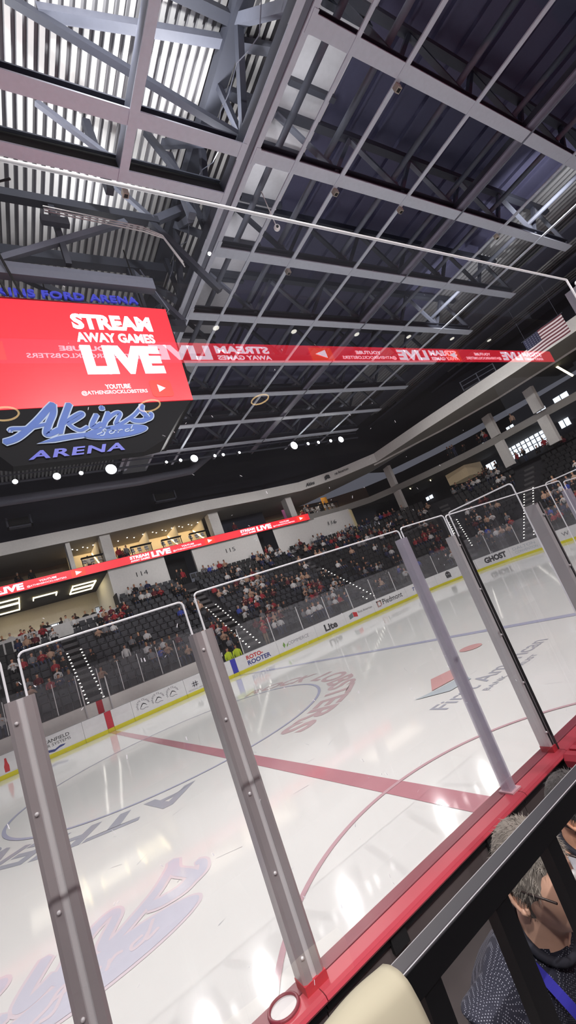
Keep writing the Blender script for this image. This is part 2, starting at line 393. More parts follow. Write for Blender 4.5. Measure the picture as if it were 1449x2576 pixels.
far_boards = [
    (-16., -6.2, 'white board section far along the players bench', None),
    (-6.2, -3.9, 'white board with a small red bottle emblem', [('bottle_emblem', bottle, REDINK)]),
    (-3.9, -1.3, 'white board lettered for an air systems firm, left of the red line mark', [('lettering', multi(T('STANFIELD', -3.25, .72, 1.3, .17, .01), T('AIR SYSTEMS', -3.22, .53, 1.3, .14, .0)), DARKINK), ('ribbon_emblem', ribbon_mark, BLUEINK), ('ad_bars', lambda m, P: [poly(m, [(-3.55, z), (-3.33, z), (-3.33, z+.06), (-3.55, z+.06)], P) for z in (.55, .68, .8)], REDINK)]),
    (-1.3, -.17, 'blank white board just left of the red line mark', None),
    (-.17, .17, 'red board strip where the centre line meets the boards', 'RED'),
    (.17, 1.25, 'blank white board just right of the red line mark', None),
    (1.25, 4.35, 'white board with three grey round wave emblems', [('round_emblem', claw(1.86), GREYINK), ('round_emblem', claw(2.72), GREYINK), ('round_emblem', claw(3.58), GREYINK)]),
    (4.35, 7.5, 'white board with a grey plus-shaped emblem beside the blue mark', [('plus_emblem', plus, GREYINK), ('lettering', multi(T('REGIONAL HEALTH', 4.5, .28, 1.1, .08, 0), T('S', 6.5, .6, .25, .22, 0), T('SUPPLY CO', 6.2, .36, .9, .09, 0)), GREYINK)]),
    (7.5, 7.86, 'blue board strip where the blue line meets the boards', 'BLUE'),
    (7.86, 11.0, 'white board with red over blue two-line drain service lettering', [('lettering', T('ROTO-', 8.62, .66, 1.25, .27, .035), REDINK), ('lettering', T('ROOTER', 8.62, .32, 1.75, .29, .035), BLUEINK)]),
    (11.0, 14.3, 'white board with pale green leaf emblem and grey lettering', [('leaf_emblem', leaf, GREENINK), ('lettering', T('COMMERCE', 11.85, .5, 1.8, .22, 0), GREYINK)]),
    (14.3, 17.15, 'white board with large black blackletter-style beer lettering', [('lettering', T('Lite', 15.1, .32, 1.2, .5, .04), DARKINK)]),
    (17.15, 20.15, 'white board with grey and red folded house emblem', [('house_emblem', house_l, mat('ink_slate', (110, 122, 124), .6)), ('house_emblem', house_r, REDINK), ('lettering', T('First American', 18.5, .62, 1.5, .17, 0), DARKINK)]),
    (20.15, 24.0, 'white board with brown square emblem and dark hospital lettering', [('square_emblem', pied, mat('ink_brown', (176, 140, 136), .6)), ('lettering', T('Piedmont', 21.2, .48, 2.3, .42, .01), DARKINK)]),
    (24.0, 27.5, 'white board with blue italic lettering at the start of the corner', [('lettering', T('Toyota', 24.8, .45, 1.7, .36, .02, .3), BLUEINK)]),
    (27.5, 29.9, 'white corner board with a small black hooded ghost emblem', [('ghost_emblem', spook(28.75, .38, .6), DARKINK), ('emblem_eye', spook_eyes(28.75, .38, .6), WHITE)]),
    (29.9, 31.3, 'plain white corner board left of the black drink lettering', [('lettering', T('7', 30.2, .5, .2, .25, .02), BLUEINK)]),
    (31.3, 34.2, 'white corner board with big black energy drink lettering', [('lettering', T('GHOST', 32.05, .42, 1.85, .5, .06), DARKINK)]),
    (34.2, 36.9, 'white corner board with pale grey outlined two-line lettering', [('lettering', multi(T('DALTON', 34.5, .68, 1.9, .24, 0), T('CONVENTION', 34.6, .36, 1.9, .22, 0)), mat('ink_pale', (178, 186, 196), .6))]),
    (36.9, 42., 'white end board past the corner with small grey lettering', [('lettering', T('W', 38.6, .5, .6, .3, .01), GREYINK)]),
    (42., 50., 'white end board farthest round behind the near glass', None),
]
for s0, s1, lab, pt in far_boards:
    if pt == 'RED': board(s0, s1, lab, mt=RED)
    elif pt == 'BLUE': board(s0, s1, lab, mt=BLUE)
    else: board(s0, s1, lab, pt)

# glass on the far boards beyond the bench
sp = 8.6; k = 0
while sp < 46:
    s1 = sp+2.42
    t = empty('safety_glass', (*path((sp+s1)/2, .08)[0], 1.09), label=f'clear glass panel on the far boards, {ordn(k+1)} past the players bench', cat='glass panel', group='far glass panels')
    loc = Vector(t.location); n = 1 if s1 <= XC else 3
    S = [sp+.03+(s1-sp-.06)*i/n for i in range(n+1)]
    m = MB(); m.strip([tuple(Vector((*path(s, .08)[0], 1.09))-loc) for s in S], [tuple(Vector((*path(s, .08)[0], 2.95))-loc) for s in S])
    m.build('pane', GLASSF, t)
    m = MB(); m.beam(Vector((*path(sp, .08)[0], 1.09))-loc, Vector((*path(sp, .08)[0], 2.75))-loc, .045, .05); m.build('stanchion', ALUL, t)
    sp = s1; k += 1

# players' bench: back wall and its glass
bw = empty('bench_back_wall', (0, 28, 0), label='long pale grey wall behind the far players bench', cat='wall', kind='structure')
B(-16, 7.4, 0, .12, 0, 1.72).build('panel', mat('bench_wall', (238, 234, 230), .6), bw)
B(-.17, .17, -.01, 0, .9, 1.74).build('red_strip', RED, bw)
B(-16, 7.4, -.01, .14, 1.72, 1.76).build('cap', mat('bench_cap', (95, 92, 94), .6), bw)
B(-16, 8.3, W_+.16, 28, -.02, .12).build('floor', mat('bench_floor', (40, 40, 44), .8), label='dark rubber floor of the far players bench', cat='floor', kind='structure')
for k in range(13):
    x = -8.1+1.2*k
    t = empty('safety_glass', (x, 28.06, 1.76), label=f'hazy glass pane above the bench back wall, {ordn(k+1)} from the air systems end', cat='glass panel', group='bench glass panels')
    m = MB(); m.quad((.02, 0, 0), (1.18, 0, 0), (1.18, 0, 1.95), (.02, 0, 1.95)); m.build('pane', GLASSF, t)
    B(-.02, .02, -.02, .02, 0, 1.75).build('stanchion', ALUL, t)
for k, x in enumerate((-.75, .62)):
    t = empty('door_post', (x, 27.9, 0), label='pale upright post at the '+('near' if k == 0 else 'far')+' side of the bench aisle', cat='post')
    B(-.03, .03, -.03, .03, 0, 2.9).build('pole', ALUL, t)
    B(-.05, .05, -.05, .05, 0, .03).build('base_plate', ALU, t)

# ================================================================== FAR STAND
NR = 15; D0, DD = 2.75, .69; Z0, DZ = 1.25, .5
def rowd(i): return D0+DD*i
def rowz(i): return Z0+DZ*i
S0, S1 = -9., 56.
m = MB()
prev = pathpts(S0, S1, 2.3, 0)
for i in range(NR):
    z = rowz(i); q0 = S0 if i < 12 else 4.55; a = pathpts(q0, S1, rowd(i)-.3, z); b = pathpts(q0, S1, rowd(i)+DD-.3, z); lo = pathpts(q0, S1, rowd(i)-.3, z-DZ if i else 0)
    m.strip(lo, a, 0); m.strip(a, b, 0)
m.box(-12, 4.55, 38.2, 39., 6.4, rowz(11)); m.box(4.5, 4.6, 37.9, 39.3, 6.4, rowz(14)+.9)
m.build('floor', CONCD, label='dark concrete tiers of the spectator stand', cat='stand', kind='structure')

AISLES = [-.0, 10.6, 22.3, 31.5, 35.3, 44.]
AW = .62
def near_aisle(s): return any(abs(s-a) < AW for a in AISLES)
for k, a in enumerate(AISLES):
    t = empty('aisle_stairs', (*path(a, D0)[0], 0), label=f'stand aisle stairs with twin rows of small step lights, {ordn(k+1)} from the bench wall end', cat='stairs')
    loc = Vector(t.location); st = MB()
    for i in range(NR*2-4 if k else NR*2-7):
        d = rowd(0)-.3+DD/2*i; z = Z0-DZ/2+DZ/2*(i+1)
        def Q(s, dd, zz):
            (px, py), nn = path(a, dd); tx, ty = nn[1], -nn[0]
            return tuple(Vector((px+tx*s, py+ty*s, zz))-loc)
        st.ring_loft([[Q(s, d, z-.2), Q(s, d, z+.012), Q(s, d+DD/2+.02, z+.012), Q(s, d+DD/2+.02, z-.2)] for s in (-.5, .5)])
        if i < 17 and not (k == 3 and i < 4):
            for s in (-.44, .44):
                l = MB(); l.ring_loft([[Q(s+e, d-.02, z+.03), Q(s+e, d-.02, z+.075), Q(s+e, d+.03, z+.075), Q(s+e, d+.03, z+.03)] for e in (-.05, .05)]); l.build('step_light', DOTL, t)
    st.build('steps', mat('aisle_concrete', (84, 82, 84), .8), t); 

# ---- seats
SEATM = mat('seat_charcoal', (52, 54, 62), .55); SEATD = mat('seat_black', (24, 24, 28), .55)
def seat_mesh(mt):
    s = MB()
    s.ring_loft([[(x, .2, .42) if 0 else (x, .17-.02*e, .42+.42*e) for x in (-.22, .22)]+[(x, .23-.02*e, .42+.42*e) for x in (.22, -.22)] for e in (0, .5, 1)])
    s.ring_loft([[(-.21, .15, .38+.06*e) if 0 else (x, y, z) for x, y, z in ((-.21, yy, zz), (.21, yy, zz), (.21, yy, zz+.05), (-.21, yy, zz+.05))] for e, yy, zz in ((0, -.22, .42), (1, .0, .4), (2, .17, .4))])
    s.box(-.25, -.22, -.15, .2, 0, .6); s.box(.22, .25, -.15, .2, 0, .6)
    return s.mesh('stadium_seat', mt)
SM = seat_mesh(SEATM)
# ---- spectators
SKINS = [mat('skin_a', (214, 160, 132), .6), mat('skin_b', (186, 128, 100), .6), mat('skin_c', (112, 74, 58), .6)]
HAIRS = [mat('hair_brown', (60, 44, 36), .7), mat('hair_black', (26, 24, 26), .7), mat('hair_blond', (168, 140, 98), .7), mat('hair_grey', (150, 148, 146), .7)]
HAIRN = ['brown-haired', 'black-haired', 'fair-haired', 'grey-haired']
TOPS = [('red', mat('top_red', (168, 44, 54), .8)), ('black', mat('top_black', (26, 26, 30), .8)), ('white', mat('top_white', (222, 220, 220), .8)),
        ('grey', mat('top_grey', (128, 128, 132), .8)), ('navy', mat('top_navy', (40, 46, 84), .8)), ('blue', mat('top_blue', (58, 78, 176), .8)), ('tan', mat('top_tan', (196, 160, 136), .8)), ('maroon', mat('top_maroon', (104, 34, 44), .8))]
PANTS = [mat('pants_denim', (58, 66, 92), .8), mat('pants_black', (28, 28, 32), .8), mat('pants_khaki', (150, 132, 110), .8)]
def ell(cx, cy, z, rx, ry, n=8): return [(cx+rx*math.cos(2*PI*k/n), cy+ry*math.sin(2*PI*k/n), z) for k in range(n)]
def body(m, zoff, pose, fwd=0.):
    """torso-neck-head loft. facing -y; zoff = hip height. mats: 0 top,1 skin,2 hair,3 trousers"""
    R_ = [(0, .17, .13, 0), (.14, .165, .12, 0), (.3, .19, .125, 0), (.46, .215, .115, .0), (.53, .17, .09, .0), (.57, .065, .06, -.01), (.62, .06, .06, -.02), (.65, .068, .08, -.04), (.71, .078, .1, -.04), (.77, .082, .105, -.03), (.83, .07, .09, -.02), (.865, .03, .04, -.02)]
    rings = [ell(0, dy-fwd*min(1, h/.6)*.25, zoff+h, rx, ry) for h, rx, ry, dy in R_]
    m.ring_loft(rings, mis=[0, 0, 0, 0, 0, 1, 1, 1, 1, 2, 2])
    hy = -.02-fwd*.25; hz = zoff+.76
    m.sphere((0, hy+.035, hz+.005), .1, 8, 6, 2, (.86, .82, 1.0))            # back of the hair
    m.add([(-.014, hy-.125, hz-.06), (.014, hy-.125, hz-.06), (0, hy-.15, hz-.055), (0, hy-.115, hz-.01)], [(0, 1, 2), (0, 2, 3), (1, 3, 2)], 1)
    sh = zoff+.47; fy = -fwd*.2
    if pose == 0: arms = [[(.2*s, fy, sh), (.25*s, fy-.08, sh-.28), (.1*s, fy-.3, sh-.3)] for s in (-1, 1)]
    elif pose == 1: arms = [[(.2*s, fy, sh), (.27*s, fy-.14, sh-.22), (.06*s, fy-.26, sh-.06)] for s in (-1, 1)]
    elif pose == 2: arms = [[(-.2, fy, sh), (-.25, fy-.08, sh-.28), (-.1, fy-.3, sh-.3)], [(.2, fy, sh), (.34, fy-.06, sh-.1), (.26, fy-.12, sh+.2)]]
    else: arms = [[(.21*s, fy, sh), (.26*s, fy+.02, sh-.28), (.25*s, fy-.06, sh-.54)] for s in (-1, 1)]
    for A in arms:
        e = Vector(A[1]).lerp(Vector(A[2]), .75)
        m.tube([A[0], A[1], e], [.06, .05, .04], 6, 0); m.tube([e, A[2], Vector(A[2])+(Vector(A[2])-e).normalized()*.05], [.034, .036, .02], 6, 1)
def person_mesh(pose, top, skin, hair, pants, standing=False):
    m = MB()
    if standing:
        body(m, .88, 3 if pose == 0 else pose)
        for s in (-1, 1):
            m.tube([(.09*s, 0, .92), (.1*s, -.01, .5), (.1*s, .01, .08)], [.095, .07, .05], 6, 3)
            m.ring_loft([[(.1*s-.045, .06, 0), (.1*s+.045, .06, 0), (.1*s+.045, .06, .08), (.1*s-.045, .06, .08)], [(.1*s-.045, -.18, 0), (.1*s+.045, -.18, 0), (.1*s+.04, -.18, .04), (.1*s-.04, -.18, .04)]], 3)
    else:
        body(m, .46, pose, .6 if pose == 1 else .1)
        for s in (-1, 1):
            m.tube([(.09*s, .03, .52), (.11*s, -.2, .54), (.12*s, -.42, .52), (.12*s, -.46, .28), (.12*s, -.44, .07)], [.09, .085, .07, .055, .045], 6, 3)
            m.ring_loft([[(.12*s-.045, -.38, 0), (.12*s+.045, -.38, 0), (.12*s+.045, -.38, .08), (.12*s-.045, -.38, .08)], [(.12*s-.045, -.62, 0), (.12*s+.045, -.62, 0), (.12*s+.04, -.62, .04), (.12*s-.04, -.62, .04)]], 3)
    return m.mesh('spectator', [top, skin, hair, pants], True)
PM = {}
def person(pose, ti, si, hi, pi, standing=False):
    k = (pose, ti, si, hi, pi, standing)
    if k not in PM: PM[k] = person_mesh(pose, TOPS[ti][1], SKINS[si], HAIRS[hi], PANTS[pi], standing)
    return PM[k]
def rnd_person(standing=False, tops=None):
    ti = random.choices(range(8), tops or (13, 28, 20, 17, 9, 4, 11, 8))[0]
    si = random.choices(range(3), (6, 3, 1))[0]; hi = random.choices(range(4), (4, 3, 2, 2))[0]
    pose = random.choices((0, 1, 2), (6, 3, 1))[0]
    return pose, ti, si, hi, random.randrange(2), standing
# probability of a taken seat along the stand
def density(s, i):
    if s < 1.2: d = .2 if i < 5 else .26
    elif s < 8: d = .26 if i < 4 else (.34 if i > 9 else .12)
    elif s < 19: d = .42 if i < 5 else .3
    elif s < 27: d = .2 if i < 3 else .24
    elif s < 36: d = .26
    else: d = .42 if i < 6 else .16
    return d
seat_spots, taken, crowd = [], [], []
prs = random.Random(21)
for i in range(NR):
    s = -8.6; run = 0
    while s < 52:
        (px, py), nn = path(s, rowd(i)+.12)
        step = .55*(R_/(R_+rowd(i)) if XC < s < XC+ARC else 1)
        if not near_aisle(s) and not (i == 0 and s < 8.6) and not (i > 11 and s < 4.8):
            p = density(s, i)*1.3
            hit = prs.random() < (min(.8, p*1.9) if run > 0 else p*.62)
            rot = math.atan2(nn[1], nn[0])-PI/2
            (taken if hit else seat_spots).append((i, s, px, py, rot)); run = run+1 if hit else 0
        else: run = 0
        s += step
def dist(t): return (Vector((t[2], t[3], rowz(t[0])))-CAM).length+(0 if -4 < t[1] < 40 else 40)
taken.sort(key=dist); crowd = taken[290:]; taken = sorted(taken[:290])
print('PEOPLE', len(taken), len(crowd), 'SEATS', len(seat_spots))
sec = lambda s: ('beside the red line end' if s < 4 else 'behind the bench' if s < 10.6 else 'in the middle section' if s < 22.3 else 'in the corner section' if s < 35.3 else 'in the end section')
cnt = {}
for i, s, px, py, rot in taken:
    a = rnd_person(); k = cnt[(i, sec(s))] = cnt.get((i, sec(s)), 0)+1
    o = bpy.data.objects.new('spectator', person(*a)); C.objects.link(o)
    o.location = (px, py, rowz(i)); o.rotation_euler = (0, 0, rot+random.uniform(-.35, .35))
    o.scale = [random.uniform(.93, 1.05)]*3
    tag(o, f'{HAIRN[a[3]]} spectator in {TOPS[a[1]][0]} top, {ordn(i+1)} row up {sec(s)}, {ordn(k)} along', 'person', 'seated spectators in the stand')
vis = [t for t in seat_spots]
vis.sort(key=lambda t: dist(t)+(0 if -3 < t[1] < 40 else 60))
for i, s, px, py, rot in vis[:300]:
    o = bpy.data.objects.new('stadium_seat', SM); C.objects.link(o); o.location = (px, py, rowz(i)); o.rotation_euler = (0, 0, rot)
    tag(o, 'empty charcoal stadium seat in the rows nearest the far boards', 'seat', 'empty charcoal stadium seats near the boards')
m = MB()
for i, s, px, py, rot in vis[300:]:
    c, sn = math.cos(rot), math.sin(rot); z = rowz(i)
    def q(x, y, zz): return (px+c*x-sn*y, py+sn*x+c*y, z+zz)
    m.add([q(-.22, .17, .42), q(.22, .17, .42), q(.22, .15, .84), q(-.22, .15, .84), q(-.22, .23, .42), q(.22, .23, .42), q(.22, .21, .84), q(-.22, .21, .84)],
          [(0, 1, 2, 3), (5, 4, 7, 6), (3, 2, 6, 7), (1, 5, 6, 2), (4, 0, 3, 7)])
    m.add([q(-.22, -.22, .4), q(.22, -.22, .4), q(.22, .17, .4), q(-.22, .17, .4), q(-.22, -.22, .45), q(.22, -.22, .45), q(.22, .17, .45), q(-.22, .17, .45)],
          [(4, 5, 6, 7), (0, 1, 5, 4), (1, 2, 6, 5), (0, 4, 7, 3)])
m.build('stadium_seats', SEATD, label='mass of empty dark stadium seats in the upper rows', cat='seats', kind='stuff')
cm = MB(); CT = [q[1] for q in TOPS[:8]]; cmats = CT+SKINS+HAIRS+PANTS
for i, s, px, py, rot in crowd:
    a = rnd_person(); me = person(*a); c, sn = math.cos(rot), math.sin(rot); z = rowz(i)
    mp = [a[1], 8+a[2], 11+a[3], 15+a[4]]
    o = len(cm.V); cm.V += [(px+c*v.co.x-sn*v.co.y, py+sn*v.co.x+c*v.co.y, z+v.co.z) for v in me.vertices]
    for p in me.polygons: cm.F.append(tuple(o+q for q in p.vertices)); cm.M.append(mp[p.material_index])
if crowd: cm.build('crowd', cmats, smooth=True, label='mass of seated spectators in the farthest rows of the stand', cat='people', kind='stuff')
# people who stand out
def stand_person(x, y, z, rot, a, label, group=None):
    o = bpy.data.objects.new('person', person(*a)); C.objects.link(o); o.location = (x, y, z); o.rotation_euler = (0, 0, rot); tag(o, label, 'person', group); return o
VEST = len(TOPS); TOPS.append(('yellow vest', mat('hi_vis', (196, 216, 40), .6, emit=.15)))
stand_person(8.0, 27.1, .12, .2, (0, VEST, 0, 1, 1, True), 'person in a bright yellow vest at the end of the bench, nearer the red line')
stand_person(8.55, 26.9, .12, -.3, (0, VEST, 1, 0, 1, True), 'person in a bright yellow vest right beside the drain service board')
stand_person(11.35, 27.7, .9, 0, (1, 0, 0, 0, 2, True), 'person standing in a red jersey at the foot of the lit aisle')
stand_person(2.75, 31.3, rowz(3), .1, (0, 2, 0, 1, 1, True), 'person in white jersey standing in the rows above the bench')

# ================================================================== CONCOURSE WALL, SUITES AND FASCIA (far side and end)
WF = 39.
def wall(x0, x1, z0, z1, y=WF, name='wall_far', mt=WALLW, label=''):
    return B(x0, x1, y, y+.3, z0, z1).build(name, mt, label=label, cat='wall', kind='structure')
ZW = 8.2
def numbered(x0, x1, num, tx, label):
    w = wall(x0, x1, ZW, 11.5, label=label)
    m = MB(); put_text(m, num, lambda a, b: (tx+a, WF-.015, 10.25+b), 1.05, .42, 0.); m.build('section_number', DARKINK, w)
    return w
numbered(4.6, 9.7, '114', 6.85, 'pale wall lettered 114 under the red ribbon board')
numbered(12.5, 19.4, '115', 15.95, 'pale wall lettered 115 under the red ribbon board')
w116 = MB(); pa = [(22.0, 39.), (27.4, 39.2), (33., 38.6)]
w116.strip([(x, y, ZW) for x, y in pa], [(x, y, 11.6) for x, y in pa])
w116 = w116.build('wall_far', WALLW, label='pale wall lettered 116 beyond the end of the ribbon board', cat='wall', kind='structure')
m = MB(); put_text(m, '116', lambda a, b: (29.4+a, 39.0-.107*(a+2)-.03, 10.3+b), 1.15, .42, 0.); m.build('section_number', DARKINK, w116)
B(19.4, 20.0, WF, WF+.3, ZW, 11.5).build('wall_far', WALLW, label='narrow pale wall return beside the 115 wall', cat='wall', kind='structure')
for x0, x1, q in ((9.7, 12.5, '114'), (20.0, 22.0, '115')):
    B(x0, x1, WF+2.5, WF+2.7, ZW-.2, 11.5).build('door_1', BLACKM, label=f'dark entry tunnel beside the {q} wall', cat='doorway', kind='structure')
for x0, x1, q in ((9.7, 12.5, '114'), (20.0, 22.0, '115')):
    B(x0, x1, 38.72, 41.4, 8.0, 8.2).build('floor', CONCD, label=f'dark tunnel floor beside the {q} wall', cat='floor', kind='structure')
# beige end of the 116 wall, its lit look emitted by the material
m = MB(); m.ring_loft([[(33.0+.9*math.cos(t), 39.4+.8*math.sin(t), z) for t in (PI+PI*1.2*k/8 for k in range(9))] for z in (ZW, 11.5)], closed=False, caps=False)
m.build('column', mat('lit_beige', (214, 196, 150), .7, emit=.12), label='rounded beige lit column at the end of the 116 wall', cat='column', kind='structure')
# concourse opening at left
B(-12, 4.6, WF, WF+.35, 6.6, 8.15).build('wall_far', WALLW, label='low pale parapet of the open concourse beside the 114 wall', cat='wall', kind='structure')
B(-12, 4.6, WF+.3, 47, 7.0, 7.1).build('floor', CONC, label='concourse floor behind the parapet', cat='floor', kind='structure')
B(-12, 4.6, 47, 47.2, 7.0, 11.4).build('wall_far', mat('concourse_wall', (196, 188, 176), .8), label='back wall of the open concourse', cat='wall', kind='structure')
B(-12, 50, WF+.2, 52, 11.4, 12.15).build('ceiling', mat('soffit_dark', (40, 38, 40), .8), label='dark underside of the suite level over the concourse', cat='ceiling', kind='structure')
B(4.6, 4.9, WF+.3, 47, 7, 11.4).build('wall_far', WALLW, label='side wall of the open concourse', cat='wall', kind='structure')
def ledrect(name, rects, label):
    t = empty(name, (0, 0, 11.34), label=label, cat='light')
    for (x0, x1, y0, y1) in rects:
        m = MB(); w = .07
        for a in ((x0, x1, y0, y0+w), (x0, x1, y1-w, y1), (x0, x0+w, y0, y1), (x1-w, x1, y0, y1)): m.box(*a, -.05, .05)
        m.build('led_frame', LED_Y, t)
ledrect('led_fixture', [(1.9, 3.9, 41.3, 42.8), (1.9, 3.9, 43.0, 44.6)], 'double rectangle LED light nearest the 114 wall')
ledrect('led_fixture', [(-4.6, -2.2, 40.4, 42.2), (-4.6, -2.2, 42.4, 45.4)], 'double rectangle LED light at the far left of the concourse')
t = empty('led_fixture', (0, 0, 11.34), label='bracket-shaped LED light between the two rectangle lights', cat='light')
m = MB(); m.box(-1.2, .7, 41.9, 41.97, -.05, .05); m.box(-1.2, -1.13, 41.9, 43, -.05, .05); m.box(.63, .7, 41.9, 43.2, -.05, .05); m.build('led_frame', LED_Y, t)
for k, (x, w, h) in enumerate(((-3.8, 1.2, .9), (-.6, 1.7, 1.2), (2.9, 1.8, .9), (4.1, .35, 1.6))):
    t = empty('window_1', (x, 46.9, 8.2), label=f'bright glazed concourse window, {ordn(k+1)} from the left end', cat='window', kind='structure')
    B(0, w, 0, .05, 0, h).build('pane', mat('daylight', (232, 240, 250), .5, emit=1.4, vary=0), t)
    m = MB()
    for q in range(4): m.box(w*q/3-.03, w*q/3+.03, -.05, 0, 0, h)
    for q in range(3): m.box(0, w, -.05, 0, h*q/2-.03, h*q/2+.03)
    m.build('muntins', STEELD, t)
for k in range(15):
    x = -6+k*.68+random.uniform(-.2, .2)
    a = rnd_person(True, (10, 40, 10, 10, 12, 2, 8, 8))
    stand_person(x, WF+.8+random.uniform(0, 1.2), 7.1, random.uniform(-.5, .5), a, f'{HAIRN[a[3]]} person in {TOPS[a[1]][0]} standing behind the concourse parapet, {ordn(k+1)} along', 'people standing at the concourse parapet')
for k in range(7):
    x = random.choice((10.4, 10.8, 11.4, 20.75, 21.2))+random.uniform(-.2, .2)
    a = rnd_person(True, (30, 40, 10, 5, 10, 0, 5, 5))
    stand_person(x, WF-.4+random.uniform(0, .8)-k*.02, ZW, 0, a, f'{HAIRN[a[3]]} person in {TOPS[a[1]][0]} at the '+('114' if x < 15 else '115')+f' tunnel mouth, {ordn(k+1)} of the group', 'people at the tunnel mouths')

# suite level
deck = [(-12, 39.), (27, 39.15), (32., 39.1), (36., 37.6), (38.6, 34.6), (40.6, 31.2), (42.4, 27.6), (43.6, 23.8), (44.6, 15.4), (45., 4.)]
outer = [(-12, 46.), (28, 46.), (35., 46.), (42., 43.5), (46., 39.5), (48.4, 34.5), (50, 30), (51., 25), (51.6, 15), (52, 4)]
fas = [(-12, 39.2), (5, 38.8), (15, 37.9), (21, 38.), (26.7, 37.7), (31, 35.6), (34.3, 32.5), (34.7, 28.7), (35., 25.6), (35.8, 20.2), (36.4, 15.9), (37, 6.)]
Z_S = 12.2
def stripz(A, z0, Bp, z1, name, mt, **kw):
    m = MB(); m.strip([(x, y, z0) for x, y in A], [(x, y, z1) for x, y in Bp]); return m.build(name, mt, **kw)
stripz(deck[1:], 11.46, deck[1:], 12.2, 'trim_1', mat('deck_edge', (150, 146, 142), .7), label='pale curved deck edge of the suite level round the corner', cat='deck edge', kind='structure')
stripz(deck, 12.18, outer, 12.18, 'floor', CONCD, label='dark floor of the suite level', cat='floor', kind='structure')
stripz(deck, 11.46, outer, 11.46, 'ceiling', mat('soffit_mid', (62, 59, 58), .8), label='underside of the suite level in the corner', cat='ceiling', kind='structure')
stripz(outer[3:], 6., outer[3:], 15.2, 'wall_end', mat('end_wall_dark', (34, 33, 38), .85), label='dark back wall behind the end stand', cat='wall', kind='structure')
stripz(outer[:4], 12.2, outer[:4], 15.2, 'wall_far', mat('suite_back', (150, 130, 104), .8), label='warm back wall of the suites', cat='wall', kind='structure')
# upper fascia
m = MB()
m.strip([(x, y, 14.75) for x, y in fas], [(x, y-.05, 15.8) for x, y in fas], 0)
m.build('trim_2', FASC, label='long white fascia above the suites, curving round the corner', cat='fascia', kind='structure')
stripz(fas, 14.75, [(-12, 46), (5, 46), (15, 46), (21, 46), (26.7, 46), (31., 44), (36, 36), (37.2, 30), (38.2, 26), (40.1, 20), (40.6, 14.8), (41, 6)], 14.75, 'ceiling', mat('suite_ceiling', (150, 144, 138), .8), label='grey soffit over the suites', cat='ceiling', kind='structure')
bk = [(34.4, 33.2), (36.4, 29.4), (38.2, 26), (40.1, 20), (40.6, 14.8), (41, 6)]
stripz(bk, 14.58, bk, 14.78, 'trim_3', FASC, label='thin white line along the back of the end soffit', cat='trim', kind='structure')
# dark wall above the fascia, up to the roof
uw = [(-14, 41.), (24, 41.), (33, 38.6), (39, 33), (42.6, 25), (46, 16), (48, 4), (48, -20)]
stripz(uw, 15.6, uw, 23.2, 'wall_far', NAVY, label='dark navy upper wall between the fascia and the roof', cat='wall', kind='structure')
tp = [(x, y) for x, y in fas]
stripz(fas, 15.8, [(-14, 41), (5, 41), (15, 41), (20, 41), (26, 40.4), (31, 39.4), (34.6, 37.5), (38, 34.2), (40.2, 30.5), (42.6, 25), (46, 16), (48, 4)], 15.8, 'trim_4', CONCD, label='dark ledge on top of the white fascia', cat='ledge', kind='structure')
stripz([(36, 36), (37.2, 30), (38.2, 26), (40.1, 20), (40.6, 14.8), (41, 6)], 14.74, [(40, 37), (43, 32), (45, 27), (47, 20), (48, 14.8), (48, 6)], 14.74, 'ceiling', mat('soffit_dark', (40, 38, 40)), label='dark ceiling of the end suites behind the soffit', cat='ceiling', kind='structure')
# partitions of the suites
for k, (x, w) in enumerate(((-3.6, .3), (2.1, .35), (5.2, .9), (16.0, 1.1), (25.6, .8))):
    t = B(x-w/2, x+w/2, 39.2, 40.2, 12.2, 14.8).build('column', FASC, label=f'white suite partition column above the ribbon board, {ordn(k+1)} from the left', cat='column', kind='structure')
for k, (x, y) in enumerate(((44., 23.8), (44., 18.7), (38.6, 35.0))):
    for z0, z1, nm in ((12.2, 14.75, 'upper'), (8.6, 11.46, 'lower')):
        t = empty('column', (x-.4, y, z0), rz=PI/2-.2, label=f'white {nm} level column '+['in the middle of the end stand', 'near the right edge of the end stand', 'at the corner of the end stand'][k], cat='column', kind='structure')
        B(-.55, .55, -.2, .2, 0, z1-z0).build('shaft', FASC, t)
# warm suite interiors: partition walls with LED strips, bar rails, stools
for k, (x0, x1) in enumerate(((2.4, 4.7), (5.8, 9.4), (9.9, 12.4), (12.7, 15.3))):
    t = empty('suite_booth', (x0, 44., 12.2), label=f'warm beige suite bay above the ribbon board, {ordn(k+1)} from the 114 end', cat='suite', kind='structure')
    B(0, x1-x0, .0, .15, 0, 2.55).build('back_panel', mat('booth_beige_glow', (224, 198, 150), .7, emit=.22), t)  # warm suite light put into the wall colour as emission
    B(x1-x0-.1, x1-x0, -3.2, 0, 0, 2.55).build('side_panel', mat('booth_side_glow', (220, 200, 160), .7, emit=.12), t)  # weaker emission, again standing in for light on the wall
    if k != 1:
        m = MB(); m.beam((x1-x0-.14, -3., .35), (x1-x0-.14, -.4, 2.3), .05, .09); m.build('led_strip', LED_Y, t)
    for q in range(5):
        m = MB(); m.cyl((.3+q*(x1-x0-.5)/4, -2.5+.5*(q % 2)), .05, 2.5, 2.54, 8); m.build('downlight', DOTL, t)
